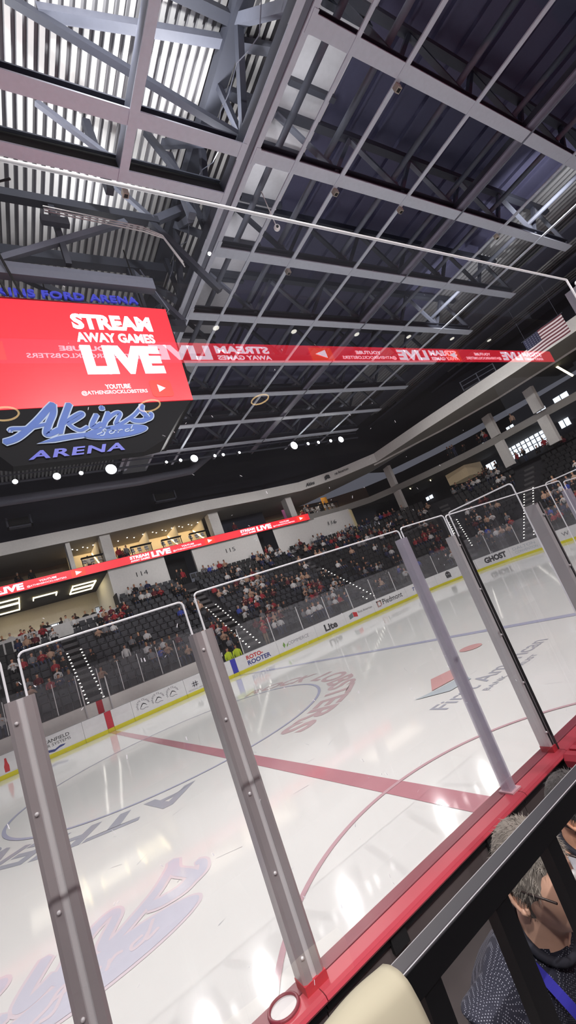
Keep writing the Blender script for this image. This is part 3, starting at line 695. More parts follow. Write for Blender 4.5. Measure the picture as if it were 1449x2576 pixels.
def drink_rail(x, y, w, z=12.2, lab=''):
    t = empty('drink_rail', (x, y, z), label=lab, cat='table')
    B(0, w, -.2, .2, 1.0, 1.08).build('top', BLACKM, t)
    for q in (0.05, w-.05): B(q-.03, q+.03, -.03, .03, 0, 1.0).build('leg', BLACKM, t)
    for q in range(3):
        s = empty('bar_stool', (x+w*(q+.5)/3, y+.6, z), label='pale bar stool behind '+lab[:lab.find(',')] + f', {ordn(q+1)} along', cat='stool', group='bar stools in the suites')
        m = MB(); m.cyl((0, 0), .19, .7, .76, 10); m.build('seat', WALLW, s)
        for dx, dy in ((-.13, -.13), (.13, -.13), (.13, .13), (-.13, .13)):
            g = MB(); g.beam((dx, dy, 0), (dx*.6, dy*.6, .7), .03, .03); g.build('leg', WALLW, s)
        B(-.17, .17, .15, .19, .76, 1.1).build('backrest', WALLW, s)
drink_rail(2.9, 39.8, 2.0, lab='black drink rail in the first warm suite, above the ribbon')
drink_rail(7.2, 39.8, 2.0, lab='black drink rail in the second warm suite, above the ribbon')
drink_rail(10.2, 39.8, 2.0, lab='black drink rail in the third warm suite, above the ribbon')
drink_rail(13.1, 39.8, 2.0, lab='black drink rail in the fourth warm suite, above the ribbon')
drink_rail(28.4, 40.0, 2.2, lab='black drink rail in the corner suite, under the fascia emblems')
drink_rail(31.4, 40.2, 1.8, lab='black drink rail by the orange banner, in the corner suite')
sd = MB(); sd.box(0, .12, 0, .05, 0, 2.2)
B(32.4, 33.3, 42, 42.1, 12.3, 14.6).build('wall_banner', mat('banner_orange', (206, 140, 40), .7, emit=.1), label='orange upright banner in the corner suite', cat='banner')
B(26.4, 28.3, 42.5, 42.6, 12.5, 14.3).build('wall_banner', mat('banner_magenta', (128, 60, 110), .7, emit=.1), label='magenta panel in the suite beside the corner', cat='banner')
B(17, 24, 43, 43.2, 12.2, 14.75).build('wall_far', mat('suite_navy', (36, 38, 54), .8), label='dark back of the unlit suite', cat='wall', kind='structure')
for k in range(26):
    x = random.choice((-2.8, -2, -1., .2, 3.4, 3.9, 6.2, 6.6, 7.0, 7.5, 17.5, 19, 22.5, 23.2, 24, 24.6, 27, 28.2, 28.8, 29.4, 30.2, 31, 31.8))+random.uniform(-.25, .25)
    a = rnd_person(random.random() < .5, (10, 34, 16, 16, 10, 2, 10, 8))
    stand_person(x, 40.9+random.uniform(0, 1.4), 12.2, random.uniform(-.4, .4), a, f'{HAIRN[a[3]]} guest in {TOPS[a[1]][0]} top in the suites, {ordn(k+1)} of the guests', 'guests in the suites')
for k in range(44):
    q = random.uniform(.15, .98); n = len(deck)-5; f = q*n; j = min(int(f), n-1); u = f-j
    A0, A1 = deck[4+j], deck[5+j]; x, y = A0[0]+(A1[0]-A0[0])*u, A0[1]+(A1[1]-A0[1])*u
    off = random.uniform(.8, 2.8); lev = k % 2
    a = rnd_person(random.random() < .6, (14, 44, 6, 10, 12, 0, 6, 8))
    stand_person(x+off, y+off*.3, 12.2 if lev == 0 else 8.25, -PI/2+random.uniform(-.4, .4), a, f'{HAIRN[a[3]]} {"guest" if lev == 0 else "fan"} in {TOPS[a[1]][0]} on the {"upper" if lev == 0 else "lower"} end level, {ordn(k//2+1)} along', 'people on the end levels')
# end concourse: floor, low parapet, daylight windows
stripz([(x-.6, y-.2) for x, y in deck[2:]], 8.25, outer[2:], 8.25, 'floor', CONCD, label='dark end concourse floor behind the last row', cat='floor', kind='structure')
t = empty('window_2', (50.2, 21.6, 9.9), label='big gridded daylight window behind the end stand', cat='window', kind='structure')
B(0, .05, 0, 5.4, 0, 1.7).build('pane', mat('daylight', (232, 240, 250)), t)
m = MB()
for q in range(10): m.box(-.08, 0, q*.6-.035, q*.6+.035, 0, 1.7)
for q in range(4): m.box(-.08, 0, 0, 5.4, q*.567-.03, q*.567+.03)
m.build('muntins', STEELD, t)
for k, (x, y, z, w, h) in enumerate(((49., 28.3, 9.9, 1.4, .9), (50.8, 19.6, 10.6, 1.1, 1.3), (50.6, 18.4, 13.1, 1.6, .9), (50.0, 20.8, 13.1, 1.1, .6), (49.6, 24.6, 13., 1.0, .7), (48.8, 28., 12.9, .8, .5), (46.5, 37.0, 9.9, 1.2, .5))):
    t = empty('window_3', (x, y, z), label=f'small bright window at the back of the end levels, {ordn(k+1)} of the set', cat='window', kind='structure')
    B(0, .05, 0, w, 0, h).build('pane', MATS['daylight'], t)
    m = MB(); m.box(-.06, 0, w/2-.03, w/2+.03, 0, h); m.box(-.06, 0, 0, w, -.04, 0); m.build('frame', STEELD, t)
B(44.2, 47.5, 29.2, 32.2, 9.9, 11.3).build('wall_end', mat('end_beige', (206, 184, 150), .8, emit=.12), label='lit beige wall patch on the end concourse', cat='wall', kind='structure')  # lit look comes from emission put into the wall colour
for k, (x, y, z) in enumerate(((40.6, 35.0, 11.35), (42.5, 33.2, 11.35), (37.5, 37.0, 9.5), (40, 36.2, 9.3), (37, 35.2, 8.4))):
    t = empty('ceiling_strip_light', (x, y, z), rz=.6, label=f'small warm strip light in the dark corner concourse, {ordn(k+1)} of five', cat='light')
    B(-.35, .35, -.04, .04, 0, .07).build('diffuser', LED_Y, t); B(-.36, .36, -.05, .05, .07, .1).build('housing', STEELD, t)
# big yellow-white LED frames at the far right suites
t = empty('led_fixture', (0, 0, 0), label='tall bright LED strip beside the flag', cat='light')
m = MB(); m.beam((42.6, 15.3, 15.2), (42.6, 14.3, 13.2), .12, .16); m.beam((42.6, 15.1, 15.5), (42.8, 12.2, 15.7), .12, .16); m.build('led_frame', LED_Y, t)
# emblems on the fascia in the corner
t = empty('fascia_lettering', (0, 0, 0), label='dark emblem and lettering on the corner fascia', cat='sign')
def ff(a0):
    def g(a, b):
        A, Bq = Vector((26.7, 37.6)), Vector((31., 35.5)); d = (Bq-A).normalized(); p = A+d*(a0+a); return (p.x-d.y*-.0-.03, p.y-.06, 14.95+b)
    return g
m = MB(); put_text(m, 'Akins', ff(.6), 1.1, .42, .03, .3); put_text(m, 'FORD ARENA', ff(.7), .9, .12, .02) if 0 else None; m.build('lettering', DARKINK, t)
m = MB(); poly(m, [(0, 0), (0, .4), (.28, .6), (.28, .12)], ff(3.0)); poly(m, [(.32, .6), (.62, .5), (.62, .08), (.32, .12)], ff(3.0)); m.build('house_emblem', DARKINK, t)
def ff2(a, b):
    A, Bq = Vector((31., 35.5)), Vector((34.4, 32.4)); d = (Bq-A).normalized(); p = A+d*(a-.7); return (p.x-.06, p.y-.06, 15.2+b)
m = MB(); put_text(m, 'First American', ff2, 1.9, .3, .02); m.build('lettering', DARKINK, t)

# ================================================================== LED RIBBON BOARDS
RIBR = mat('led_red', (232, 48, 58), .4, emit=.85, ecol=(236, 44, 58), vary=0)
RIBW = mat('led_text', (255, 240, 246), .4, emit=.95, ecol=(255, 236, 244), vary=0)
RIBR2 = mat('led_red_bright', (232, 48, 58), .4, emit=5.0, ecol=(236, 40, 60), vary=0)
RIBW2 = mat('led_text_bright', (255, 240, 246), .4, emit=6.0, ecol=(255, 222, 240), vary=0)
RIBO = mat('led_icon', (250, 70, 50), .4, emit=.95, ecol=(250, 64, 44), vary=0)
RIBO2 = mat('led_icon_bright', (250, 70, 50), .4, emit=5.6, ecol=(250, 70, 50), vary=0)
def ribbon(fn, x0, x1, z0, z1, mr, mw, mo, starts, label, period, depth, name='led_ribbon_sign'):
    t = empty(name, (0, 0, 0), label=label, cat='LED sign')
    h = z1-z0
    m = MB(); A, Bq = fn(x0, z0), fn(x1, z1)
    m.box(min(A[0], Bq[0]), max(A[0], Bq[0]), min(A[1], A[1]-depth), max(A[1], A[1]-depth), z0-.02, z1+.02); m.build('housing', BLACKM, t)
    m = MB(); m.quad(fn(x0, z0, 1), fn(x1, z0, 1), fn(x1, z1, 1), fn(x0, z1, 1)); m.build('screen', mr, t)
    m = MB(); mo_ = MB(); mt_ = MB()
    for s in starts:
        g = lambda a, b: fn(s+a, z0+h*b, 2)
        put_text(m, 'STREAM', g, 1.75, .42*1, .05) if 0 else m.add([g(u*1.75, .47+v*.4) for u, v in text_geo('STREAM', .05)[0]], text_geo('STREAM', .05)[1])
        m.add([g(u*1.75, .14+v*.24) for u, v in text_geo('AWAY GAMES', .04)[0]], text_geo('AWAY GAMES', .04)[1])
        m.add([g(1.95+u*1.85, .14+v*.72) for u, v in text_geo('LIVE', .06)[0]], text_geo('LIVE', .06)[1])
        m.add([g(4.9+u*1.3, .52+v*.22) for u, v in text_geo('YOUTUBE', .04)[0]], text_geo('YOUTUBE', .04)[1])
        m.add([g(4.0+u*2.9, .16+v*.26) for u, v in text_geo('@ATHENSROCKLOBSTERS', .02)[0]], text_geo('@ATHENSROCKLOBSTERS', .02)[1])
        mo_.add([g(7.3+u, v) for u, v in ((0, .12), (1.1, .12), (1.1, .88), (0, .88))], [(0, 1, 2, 3)])
        mt_.add([fn(s+7.3+u, z0+h*v, 3) for u, v in ((.35, .25), (.85, .5), (.35, .75))], [(0, 1, 2)])
    m.build('lettering', mw, t); mo_.build('play_icon', mo, t); mt_.build('play_triangle', mw, t)
    return t
ribbon(lambda x, z, k=0: (x, 38.6-.01*k, z), -12, 27.0, 11.46, 12.2, RIBR, RIBW, RIBO, (-5.6, 6.6, 18.0), 'long red LED ribbon board on the far stand', 12, -.15)
YN = -13.
ribbon(lambda x, z, k=0: (x, YN+.01*k, z), 29., -12, 11.46, 12.28, RIBR2, RIBW2, RIBO2, (), 'long red LED ribbon board on the near stand behind the camera', 12, .15)
# lettering of the near ribbon runs the other way (read from the ice)
def near_ribbon_text():
    t = bpy.data.objects['led_ribbon_sign.001']
    m = MB(); mo_ = MB(); mt_ = MB(); z0, h = 11.46, .82
    for s in (6.6, 18.6, 27.6):
        g = lambda a, b, k=2: (s-a, YN+.01*k, z0+h*b)
        for body, u0, w, v0, vh, bd in (('STREAM', 0, 2.3, .47, .4, .05), ('AWAY GAMES', 0, 2.3, .14, .24, .04), ('LIVE', 2.5, 2.2, .14, .72, .06), ('YOUTUBE', 5.8, 1.6, .52, .22, .04), ('@ATHENSROCKLOBSTERS', 4.9, 3.4, .16, .26, .02)):
            vs, fs, _ = text_geo(body, bd); m.add([g(u0+u*w, v0+v*vh) for u, v in vs], fs)
        mo_.add([g(8.8+u, v) for u, v in ((0, .12), (1.2, .12), (1.2, .88), (0, .88))], [(0, 1, 2, 3)])
        mt_.add([g(8.8+u, v, 3) for u, v in ((.35, .25), (.95, .5), (.35, .75))], [(0, 1, 2)])
    m.build('lettering', RIBW2, t); mo_.build('play_icon', RIBO2, t); mt_.build('play_triangle', RIBW2, t)
for o in list(bpy.data.objects['led_ribbon_sign.001'].children):
    if o.name.split('.')[0] in ('lettering', 'play_icon', 'play_triangle'): bpy.data.objects.remove(o)
near_ribbon_text()

# ================================================================== SCOREBOARD
sb = empty('scoreboard', (0, 12.95, 10), label='hanging centre scoreboard with a red screen', cat='scoreboard')
def sbl(x, y, z): return (x, y-12.95, z-10)
SY = 11.0
m = MB(); m.box(-3.45, 3.4, SY+.05-12.95, 14.9-12.95, .68, 4.7); m.build('body', mat('scoreboard_black', (16, 16, 21), .7, spec=.2), sb)
m = MB(); pts = [(-3.5, 10.68), (3.38, 10.7), (3.56, 14.65), (-3.5, 14.75)]
m.add([sbl(x, SY, z) for x, z in pts]+[sbl(x, SY+.12, z) for x, z in pts], [(0, 1, 2, 3), (7, 6, 5, 4), (0, 4, 5, 1), (1, 5, 6, 2), (2, 6, 7, 3), (3, 7, 4, 0)])
m.build('screen', mat('screen_red', (230, 44, 56), .35, emit=.8, ecol=(236, 40, 52), vary=0), sb, label='red screen')
def sf(k): return lambda a, b: sbl(a, SY-.012*k, b)
SW = mat('screen_white', (255, 250, 255), .4, emit=.95, ecol=(255, 248, 255), vary=0)
m = MB(); f1 = sf(1)
def sq(body, x0, x1, z0, z1, bold, sk=-.06):
    vs, fs, _ = text_geo(body, bold)
    m.add([f1(x0+u*(x1-x0)+sk*(z0+v*(z1-z0)-13)*0, z0+v*(z1-z0)) for u, v in vs], fs)
sq('STREAM', .06, 2.78, 13.58, 14.22, .055); sq('AWAY GAMES', .06, 2.72, 13.07, 13.46, .045); sq('LIVE', .08, 2.72, 11.8, 12.95, .07)
sq('YOUTUBE', .5, 1.32, 11.24, 11.42, .03); sq('@ATHENSROCKLOBSTERS', -.28, 1.84, 11.02, 11.2, .015)
m.build('lettering', SW, sb, label='white lettering')
m = MB(); r_ = .12
pts = []
for cx, cz, a0 in ((2.62, 11.42, 0), (2.1, 11.42, 90), (2.1, 10.98, 180), (2.62, 10.98, 270)):
    for k in range(5): pts.append((cx+r_*math.cos(R(a0+22.5*k)), cz+r_*math.sin(R(a0+22.5*k))))
poly(m, pts, sf(1)); m.build('play_icon', mat('icon_red', (250, 40, 30), .4, emit=.9, ecol=(250, 36, 24), vary=0), sb)
m = MB(); poly(m, [(2.24, 11.05), (2.5, 11.2), (2.24, 11.35)], sf(2)); m.build('play_triangle', SW, sb)
LB = mat('letter_blue', (50, 58, 180), .4, emit=.2, ecol=(60, 70, 220), vary=0)
m = MB(); vs, fs, _ = text_geo('AKINS FORD ARENA', .035, 0, 1.1)
m.add([sbl(-2.28+u*4.83, 10.9, 14.72+v*.3) for u, v in vs], fs)
m.add([sbl(-2.28+u*4.83, 10.97, 14.72+v*.3) for u, v in vs], [f[::-1] for f in fs]); m.build('sign_lettering', LB, sb, label='blue raised lettering on top')
B(-3.2, 2.6, -1.95, -1.85, 4.66, 4.72).build('sign_rail', STEELD, sb)
# lower belly with the script logo
m = MB()
m.ring_loft([[(x0, -1.93, z), (x1, -1.93, z), (x1, y1, z), (x0, y1, z)] for x0, x1, y1, z in ((-3.4, 3.3, 1.8, .68), (-3.2, 2.7, .6, .1), (-2.9, 2.0, -.9, -.7), (-2.6, 1.1, -1.6, -1.12))])
m.build('belly', mat('belly_black', (14, 15, 20), .7, spec=.2), sb)
def bf(k): return lambda x, z, q=0.: sbl(x, 10.98-.012*(k+q), z)
a, b, c, d = MB(), MB(), MB(), MB()
akins(a, b, c, d, bf(1), bf(2), bf(3), bf(4))
LO = mat('logo_edge', (170, 188, 214), .5, emit=.12, ecol=(150, 175, 215)); LI = mat('logo_blue', (62, 98, 176), .5, emit=.12, ecol=(60, 100, 200), vary=.25, vscale=2)
a.build('logo_outline', LO, sb); b.build('logo_script', LI, sb); c.build('logo_oval', LI, sb); d.build('logo_script', LO, sb)
m = MB(); vs, fs, _ = text_geo('ARENA', .03, .2, 1.15); m.add([bf(1)(-2.2+u*2.7, 9.0+v*.27) for u, v in vs], fs); m.build('sign_lettering', LB, sb)
# rear speakers/corner drum at the right side
m = MB(); m.cyl((3.5, -.9), .55, 2.2, 4.2, 20); m.build('speaker', BLACKM, sb, smooth=True)
for k, (x, y) in enumerate(((-3, 11.6), (3, 11.6), (-3, 14.3), (3, 14.3), (0, 12.95))):
    m = MB(); m.tube([sbl(x, y, 14.6), sbl(x, y, 18)], .025, 6); m.build('hanging_cable', BLACKM, sb)
m = MB(); m.tube([sbl(-1.6, 10.9, 14.7), sbl(-2.1, 10.6, 16.4), sbl(-1.9, 9.6, 17.4), sbl(-1.6, 8.9, 17.2)], .04, 6); m.build('power_cable', BLACKM, sb)
m = MB(); m.tube([sbl(-1.2, 10.9, 14.7), sbl(-1.7, 10.6, 16.6), sbl(-1.5, 9.6, 17.7), sbl(-1., 9, 17.3)], .04, 6); m.build('power_cable', BLACKM, sb)
m = MB(); m.tube([sbl(3.4, 11.1, 14.3), sbl(3.9, 11.4, 15), sbl(3.6, 12, 17.5)], .03, 6); m.build('power_cable', STEELM, sb)

# ================================================================== ROOF
ZB = 18.
ROWS = [-1.05, 2.95, 6.85, 11.05, 15.0, 18.85, 22.55, 26.45, 30.4]
COLS = [8.62, 10.92, 14.98, 19.1, 23.1, 27.25]
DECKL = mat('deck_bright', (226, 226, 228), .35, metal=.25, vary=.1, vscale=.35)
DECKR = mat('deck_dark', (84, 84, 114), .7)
DECKP = mat('deck_panel', (196, 196, 206), .5)
# bright corrugated deck over the left bay
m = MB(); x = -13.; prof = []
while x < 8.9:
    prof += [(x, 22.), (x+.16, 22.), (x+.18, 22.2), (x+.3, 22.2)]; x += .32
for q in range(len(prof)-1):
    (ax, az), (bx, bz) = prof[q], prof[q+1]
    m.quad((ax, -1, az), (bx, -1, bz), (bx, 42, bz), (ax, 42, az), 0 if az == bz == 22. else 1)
m.build('ceiling', [DECKL, mat('deck_groove_shade', (150, 150, 156), .5)], label='bright corrugated metal roof deck over the scoreboard bay', cat='roof', kind='structure')  # webs and groove tops coloured greyer to paint their shade
B(-16, 8.9, -22, -1, 21.9, 22.1).build('ceiling', mat('near_roof', (40, 40, 50), .8), label='dark roof over the near stand behind the camera', cat='roof', kind='structure')  # out of view; kept dark to limit its reflection in the tall pane
# smooth pale panels next to the main truss
m = MB(); m.box(8.9, 11.3, -12, 42, 21.2, 21.4); m.build('ceiling', DECKP, label='strip of smooth pale roof panels beside the main truss', cat='roof', kind='structure')
m = MB(); y = -4.
while y < 34:
    m.box(9.0, 11.3, y, y+.2, 20.9, 21.2); y += 2.4
m.build('ceiling_batten', STEELD, label='dark cross battens under the pale roof panels', cat='roof batten', kind='structure')
# dark deck with standing ribs
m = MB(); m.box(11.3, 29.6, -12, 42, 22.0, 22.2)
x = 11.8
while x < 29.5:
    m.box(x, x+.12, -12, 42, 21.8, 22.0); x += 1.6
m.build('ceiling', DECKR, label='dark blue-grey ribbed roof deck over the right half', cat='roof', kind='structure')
# lighter corrugated deck over the end
m = MB(); x = 29.6; prof = []
while x < 49:
    prof += [(x, 21.6-.03*(x-29)), (x+.15, 21.6-.03*(x-29)), (x+.2, 21.75-.03*(x-29)), (x+.38, 21.75-.03*(x-29))]; x += .45
m.strip([(px, -12, pz) for px, pz in prof], [(px, 42, pz) for px, pz in prof])
m.build('ceiling', mat('deck_end', (150, 150, 156), .5, metal=.2), label='grey corrugated roof deck above the end stand', cat='roof', kind='structure')
m = MB()
for x in (33., 37.5, 41.6): m.box(x, x+1.9, -12, 38, 20.0, 20.2)
m.build('ceiling_panel', mat('deck_end_dark', (70, 70, 86), .7), label='dark hung panels below the end roof deck', cat='roof panel', kind='structure')

def truss(t, p0, p1, name='diagonal'): pass
for k, y in enumerate(ROWS):
    tr = empty('roof_truss', (0, y, ZB), label=f'pale roof truss running along the rink, {ordn(k+1)} counted from the camera side', cat='truss', kind='structure')
    xe = 31.2 if k > 0 else 30.
    B(6.95, xe, -.24, .24, 0, .06).build('bottom_flange', STEEL, tr)
    B(6.95, xe, -.04, .04, .06, .5).build('bottom_web', STEELD, tr)
    B(6.95, xe, -.2, .2, .5, .56).build('bottom_cap', STEELD, tr)
    B(6.95, xe, -.16, .16, 3.0, 3.35).build('top_chord', STEELD, tr)
    n = 0
    for x0 in range(6):
        a = 6.95+4.05*x0
        for u, v in (((a, .5), (a+2.02, 3.0)), ((a+2.02, 3.0), (a+4.05, .5))):
            m = MB(); m.beam((u[0], 0, u[1]), (v[0], 0, v[1]), .16, .2, up=(0, 1, 0)); m.build('diagonal', STEELD if k % 2 else STEELM, tr)
    for x0 in COLS[1:]:
        m = MB(); m.beam((x0, 0, .5), (x0, 0, 1.1), .1, .1); m.build('hanger', STEELM, tr)
# cross plates and round pipes (run across the rink)
for k, x in enumerate(COLS):
    c = empty('roof_crossbeam', (x, 0, ZB), label=f'narrow pale roof crossbeam with a dark pipe above, {ordn(k+1)} from the main truss', cat='roof beam', kind='structure')
    w = .08 if k == 0 else .1
    if k == 3:
        B(-.05, .05, -3, 33, -.02, .0).build('flange', STEELM, c); B(-.3, .3, -3, 33, .15, .22).build('walkway', mat('walk_grey', (130, 126, 146), .5), c)
        B(-.28, -.24, -3, 33, .22, .5).build('side_rail', STEELD, c)
    else:
        B(-w, w, -3, 33, -.02, .03).build('flange', STEEL, c)
    m = MB(); m.tube([(-.1, -3, 1.25), (-.1, 33, 1.25)], .13, 10); m.build('pipe', STEELM, c, smooth=True)
# main truss across the rink at x ~ 6.6
mt = empty('main_truss', (6.6, 0, ZB), label='heavy main roof truss crossing the rink beside the scoreboard', cat='truss', kind='structure')
B(-.34, -.12, -4, 33, 0, .06).build('bottom_flange', STEEL, mt); B(.14, .36, -4, 33, 0, .06).build('bottom_flange', STEEL, mt)
B(-.1, .12, -4, 33, .05, .5).build('bottom_channel', STEELM, mt); B(-.34, -.3, -4, 33, .06, .5).build('bottom_channel', STEELD, mt); B(.32, .36, -4, 33, .06, .5).build('bottom_channel', STEELD, mt)
B(-.3, .3, -4, 33, 3.3, 3.8).build('top_chord', STEELD, mt)
y = -1.05
for j in range(9):
    m = MB(); m.beam((0, y, .5), (0, y+1.98, 3.4), .3, .3); m.build('diagonal', STEELM, mt)
    m = MB(); m.beam((0, y+1.98, 3.4), (0, y+3.95, .5), .24, .24); m.build('diagonal', STEELD, mt)
    m = MB(); m.beam((0, y, .4), (0, y, 3.4), .2, .2); m.build('post', STEELD, mt)
    m = MB()
    for e in (-.3, .3):
        m.box(e-.09, e+.09, y-.3, y+.3, -.02, .0)
    m.build('splice_plate', STEEL, mt)
    y += 3.95
m = MB()
for j in range(70):
    yy = -2+j*.5; m.tube([(-.75+.12*math.sin(j*1.7), yy, 1.1+.3*math.sin(j*.9)), (-.75+.12*math.sin(j*1.7+1.7), yy+.5, 1.1+.3*math.sin(j*.9+.9))], .02, 4)
m.build('cable_run', STEELM, mt)
# left bay framing above the scoreboard
def lb(name, parts, label):
    t = empty(name, (0, 0, ZB), label=label, cat='roof beam', kind='structure')
    for nm, p, q, w, h, mtx in parts:
        m = MB(); m.beam((p[0], p[1], p[2]-ZB), (q[0], q[1], q[2]-ZB), w, h); m.build(nm, mtx, t)
lb('roof_beam', [('flange', (-12, 6.82, 18.03), (6.25, 6.82, 18.03), .48, .06, STEEL), ('web', (-12, 6.95, 18.3), (6.25, 6.95, 18.3), .06, .5, BLACKM), ('top_flange', (-12, 6.9, 18.56), (6.25, 6.9, 18.56), .4, .06, STEELD)], 'pale wide roof beam left of the main truss, upper one')
lb('roof_beam', [('flange', (-12, 8.65, 18.03), (6.25, 8.65, 18.03), .42, .06, STEEL), ('web', (-12, 8.5, 18.3), (6.25, 8.5, 18.3), .06, .5, BLACKM), ('top_flange', (-12, 8.55, 18.56), (6.25, 8.55, 18.56), .36, .06, STEELD)], 'pale wide roof beam left of the main truss, lower one above the glass edge')
lb('roof_beam', [('flange', (2.47, -4, 18.0), (2.47, 8.85, 18.0), .3, .06, STEEL), ('web', (2.35, -4, 18.25), (2.35, 8.8, 18.25), .06, .45, STEELM)], 'pale roof beam crossing the two wide beams at left')
lb('roof_brace', [('diagonal', (-.2, 6.8, 21.7), (6.4, 6.8, 18.75), .22, .26, STEELD), ('diagonal', (.6, 6.8, 21.6), (9, 5.2, 21.7), .3, .34, STEELM), ('diagonal', (6.6, 6.8, 18.6), (5.2, 9.5, 21.6), .24, .28, STEELD), ('top_chord', (-12, 5., 21.6), (6.4, 5., 21.6), .35, .3, STEELD)], 'dark diagonal bracing behind the upper left beam')
lb('roof_brace', [('diagonal', (.4, 8.7, 20.6), (2.4, 8.7, 18.7), .16, .2, STEELM), ('post', (2.3, 9.6, 18.4), (2.3, 9.6, 21.8), .26, .26, STEELD), ('diagonal', (4.4, 9.2, 21.5), (5.5, 9.2, 18.7), .2, .24, STEELD), ('post', (5.6, 10, 18.5), (5.6, 10, 21.8), .3, .3, STEELM), ('diagonal', (5.6, 10.2, 18.6), (6.6, 12.5, 21.), .24, .26, STEELM)], 'dark posts and braces between the left beams')
lb('roof_brace', [('top_chord', (-12, 11, 19.2), (4.6, 11, 19.1), .3, .34, STEELD), ('post', (.55, 11, 16.3), (.55, 11, 19.1), .16, .2, STEELD), ('diagonal', (-1.6, 11, 16.2), (3.2, 11, 18.8), .18, .22, STEELM), ('diagonal', (4.2, 11, 19.1), (6.3, 11, 15.8), .22, .26, STEELD), ('diagonal', (3.2, 11, 20.8), (4.4, 11, 19.2), .16, .2, STEELM), ('diagonal', (4.4, 11, 19.1), (6.5, 11.4, 20.8), .3, .3, STEELM), ('bottom_chord', (-12, 11, 16.), (3.4, 11, 15.7), .3, .5, STEELM)], 'dark truss carrying the scoreboard')
lb('roof_brace', [('top_chord', (-12, 14.8, 20.6), (6.3, 14.8, 20.6), .4, .5, STEELD), ('diagonal', (-2, 14.8, 20.4), (3, 14.8, 17.4), .25, .3, STEELD), ('post', (4.5, 14.8, 16.5), (4.5, 14.8, 20.4), .3, .3, STEELD), ('bottom_chord', (-12, 14.8, 17.2), (6.3, 14.8, 17.2), .4, .4, STEELD), ('diagonal', (4.5, 14.8, 20.4), (6.4, 14.8, 17.4), .22, .24, STEELM)], 'dark truss behind the scoreboard top')
lb('roof_brace', [('top_chord', (-12, 19, 20.6), (6.3, 19, 20.6), .4, .5, STEELD), ('bottom_chord', (-12, 19, 17.6), (6.3, 19, 17.6), .4, .4, STEELD), ('diagonal', (1, 19, 20.4), (5, 19, 17.6), .25, .3, STEELD), ('diagonal', (-12, 24, 18), (6.3, 24, 18), .4, .4, STEELD)], 'dark truss beyond the scoreboard')
t = empty('conduit_run', (0, 11, 17), label='thin bright conduits along the dark scoreboard truss', cat='conduit', kind='structure')
for dz in (0, .12, .24):
    m = MB(); m.tube([(.2, -.3, 1.3+dz), (3.6, -.3, 1.1+dz), (4.4, -.3, .9+dz*.6), (4.9, -.25, -.4+dz)], .025, 6); m.build('conduit', ALUL, t)
B(0, .9, -.4, -.2, .75, 1.05).build('junction_box', STEELD, t)
# small clamp lights under the trusses
for k, (x, y) in enumerate(((10.95, 2.95), (10.95, 6.85), (14.98, 6.85), (10.95, 11.05), (23.1, 6.85), (2.6, 8.75))):
    t = empty('clamp_light', (x, y+.3, ZB-.02), label=f'little box fitting under a pale truss crossing, {ordn(k+1)} of six', cat='fitting')
    B(-.1, .1, 0, .2, -.22, .0).build('housing', mat('fitting_beige', (170, 160, 150), .5), t); B(-.06, .06, .04, .16, -.24, -.22).build('lens', BLACKM, t)
t = empty('hanging_camera', (7.9, 8.2, 16.4), label='small white camera hanging on a thin rod from the roof', cat='camera')
m = MB(); m.tube([(0, 0, .1), (-.1, -.1, 1.7)], .02, 6); m.build('rod', ALUL, t)
m = MB(); m.sphere((0, 0, 0), .13, 12, 8); m.build('body', WHITE, t, smooth=True)
m = MB(); m.sphere((-.05, -.09, -.04), .06, 8, 6); m.build('lens', BLACK, t)
# long light duct above the far stand
m = MB(); m.tube([(-12, 34, 17.3), (8, 34, 17.3), (13, 34.3, 17.7), (16, 35, 19.5), (17.5, 36, 21.5)], .36, 14)
m.build('ventilation_duct', mat('duct_grey', (112, 114, 128), .5, metal=.2), smooth=True, label='long grey ventilation duct above the far suites', cat='duct')
for k, (x, w) in enumerate(((10., 2.2), (-2, 1.8))):
    t = empty('speaker_cluster', (x, 37.5, 16.4), label='dark rigging frame '+('over the 115 wall' if k == 0 else 'over the open concourse'), cat='rigging')
    B(0, w, 0, .5, .0, .12).build('bar', STEELD, t); B(0, .12, 0, .5, 0, .9).build('side', STEELD, t); B(w-.12, w, 0, .5, 0, .9).build('side', STEELD, t); B(.2, w-.2, .1, .4, .2, .8).build('cabinet', BLACKM, t)

# floodlights on a catwalk along the far side (and the near side)
FLO = [(-3.6, .1), (-1.25, .16), (1.3, .24), (2.9, .14), (5.0, .38), (9.3, .1), (10.5, .12), (11.7, .3), (13.6, .12), (14.4, .12), (16., .1), (22.0, .36), (23.7, .14), (25., .14), (26.6, .15), (28.0, .3)]
cw = empty('catwalk', (0, 30.4, 17), label='dark catwalk pipe carrying the far floodlights', cat='catwalk', kind='structure')
m = MB(); m.tube([(-12, .2, .2), (31, .2, .2)], .09, 8); m.build('pipe', STEELD, cw)
m = MB(); m.tube([(-12, .2, .75), (31, .2, .75)], .05, 8); m.build('rail', STEELD, cw)
FL = mat('flood_lens', (255, 255, 250), .5, emit=40., vary=0)
for k, (x, r) in enumerate(FLO):
    t = empty('floodlight', (x, 30.0, 16.95), label=f'glaring floodlight on the far catwalk, {ordn(k+1)} from the scoreboard side', cat='floodlight', group='floodlights on the far catwalk')
    m = MB(); m.ring_loft([[(q*math.cos(2*PI*j/16), yy, q*math.sin(2*PI*j/16)) for j in range(16)] for q, yy in ((r*.6, .45), (r*1.05, .12), (r*1.1, .0))], caps=True); m.build('housing', STEELD, t)
    m = MB(); m.sphere((0, -.02, 0), r, 14, 8, sc=(1, .25, 1)); m.build('lens', FL, t, smooth=True)
    B(-.03, .03, .3, .5, .1, .35).build('bracket', STEELD, t)
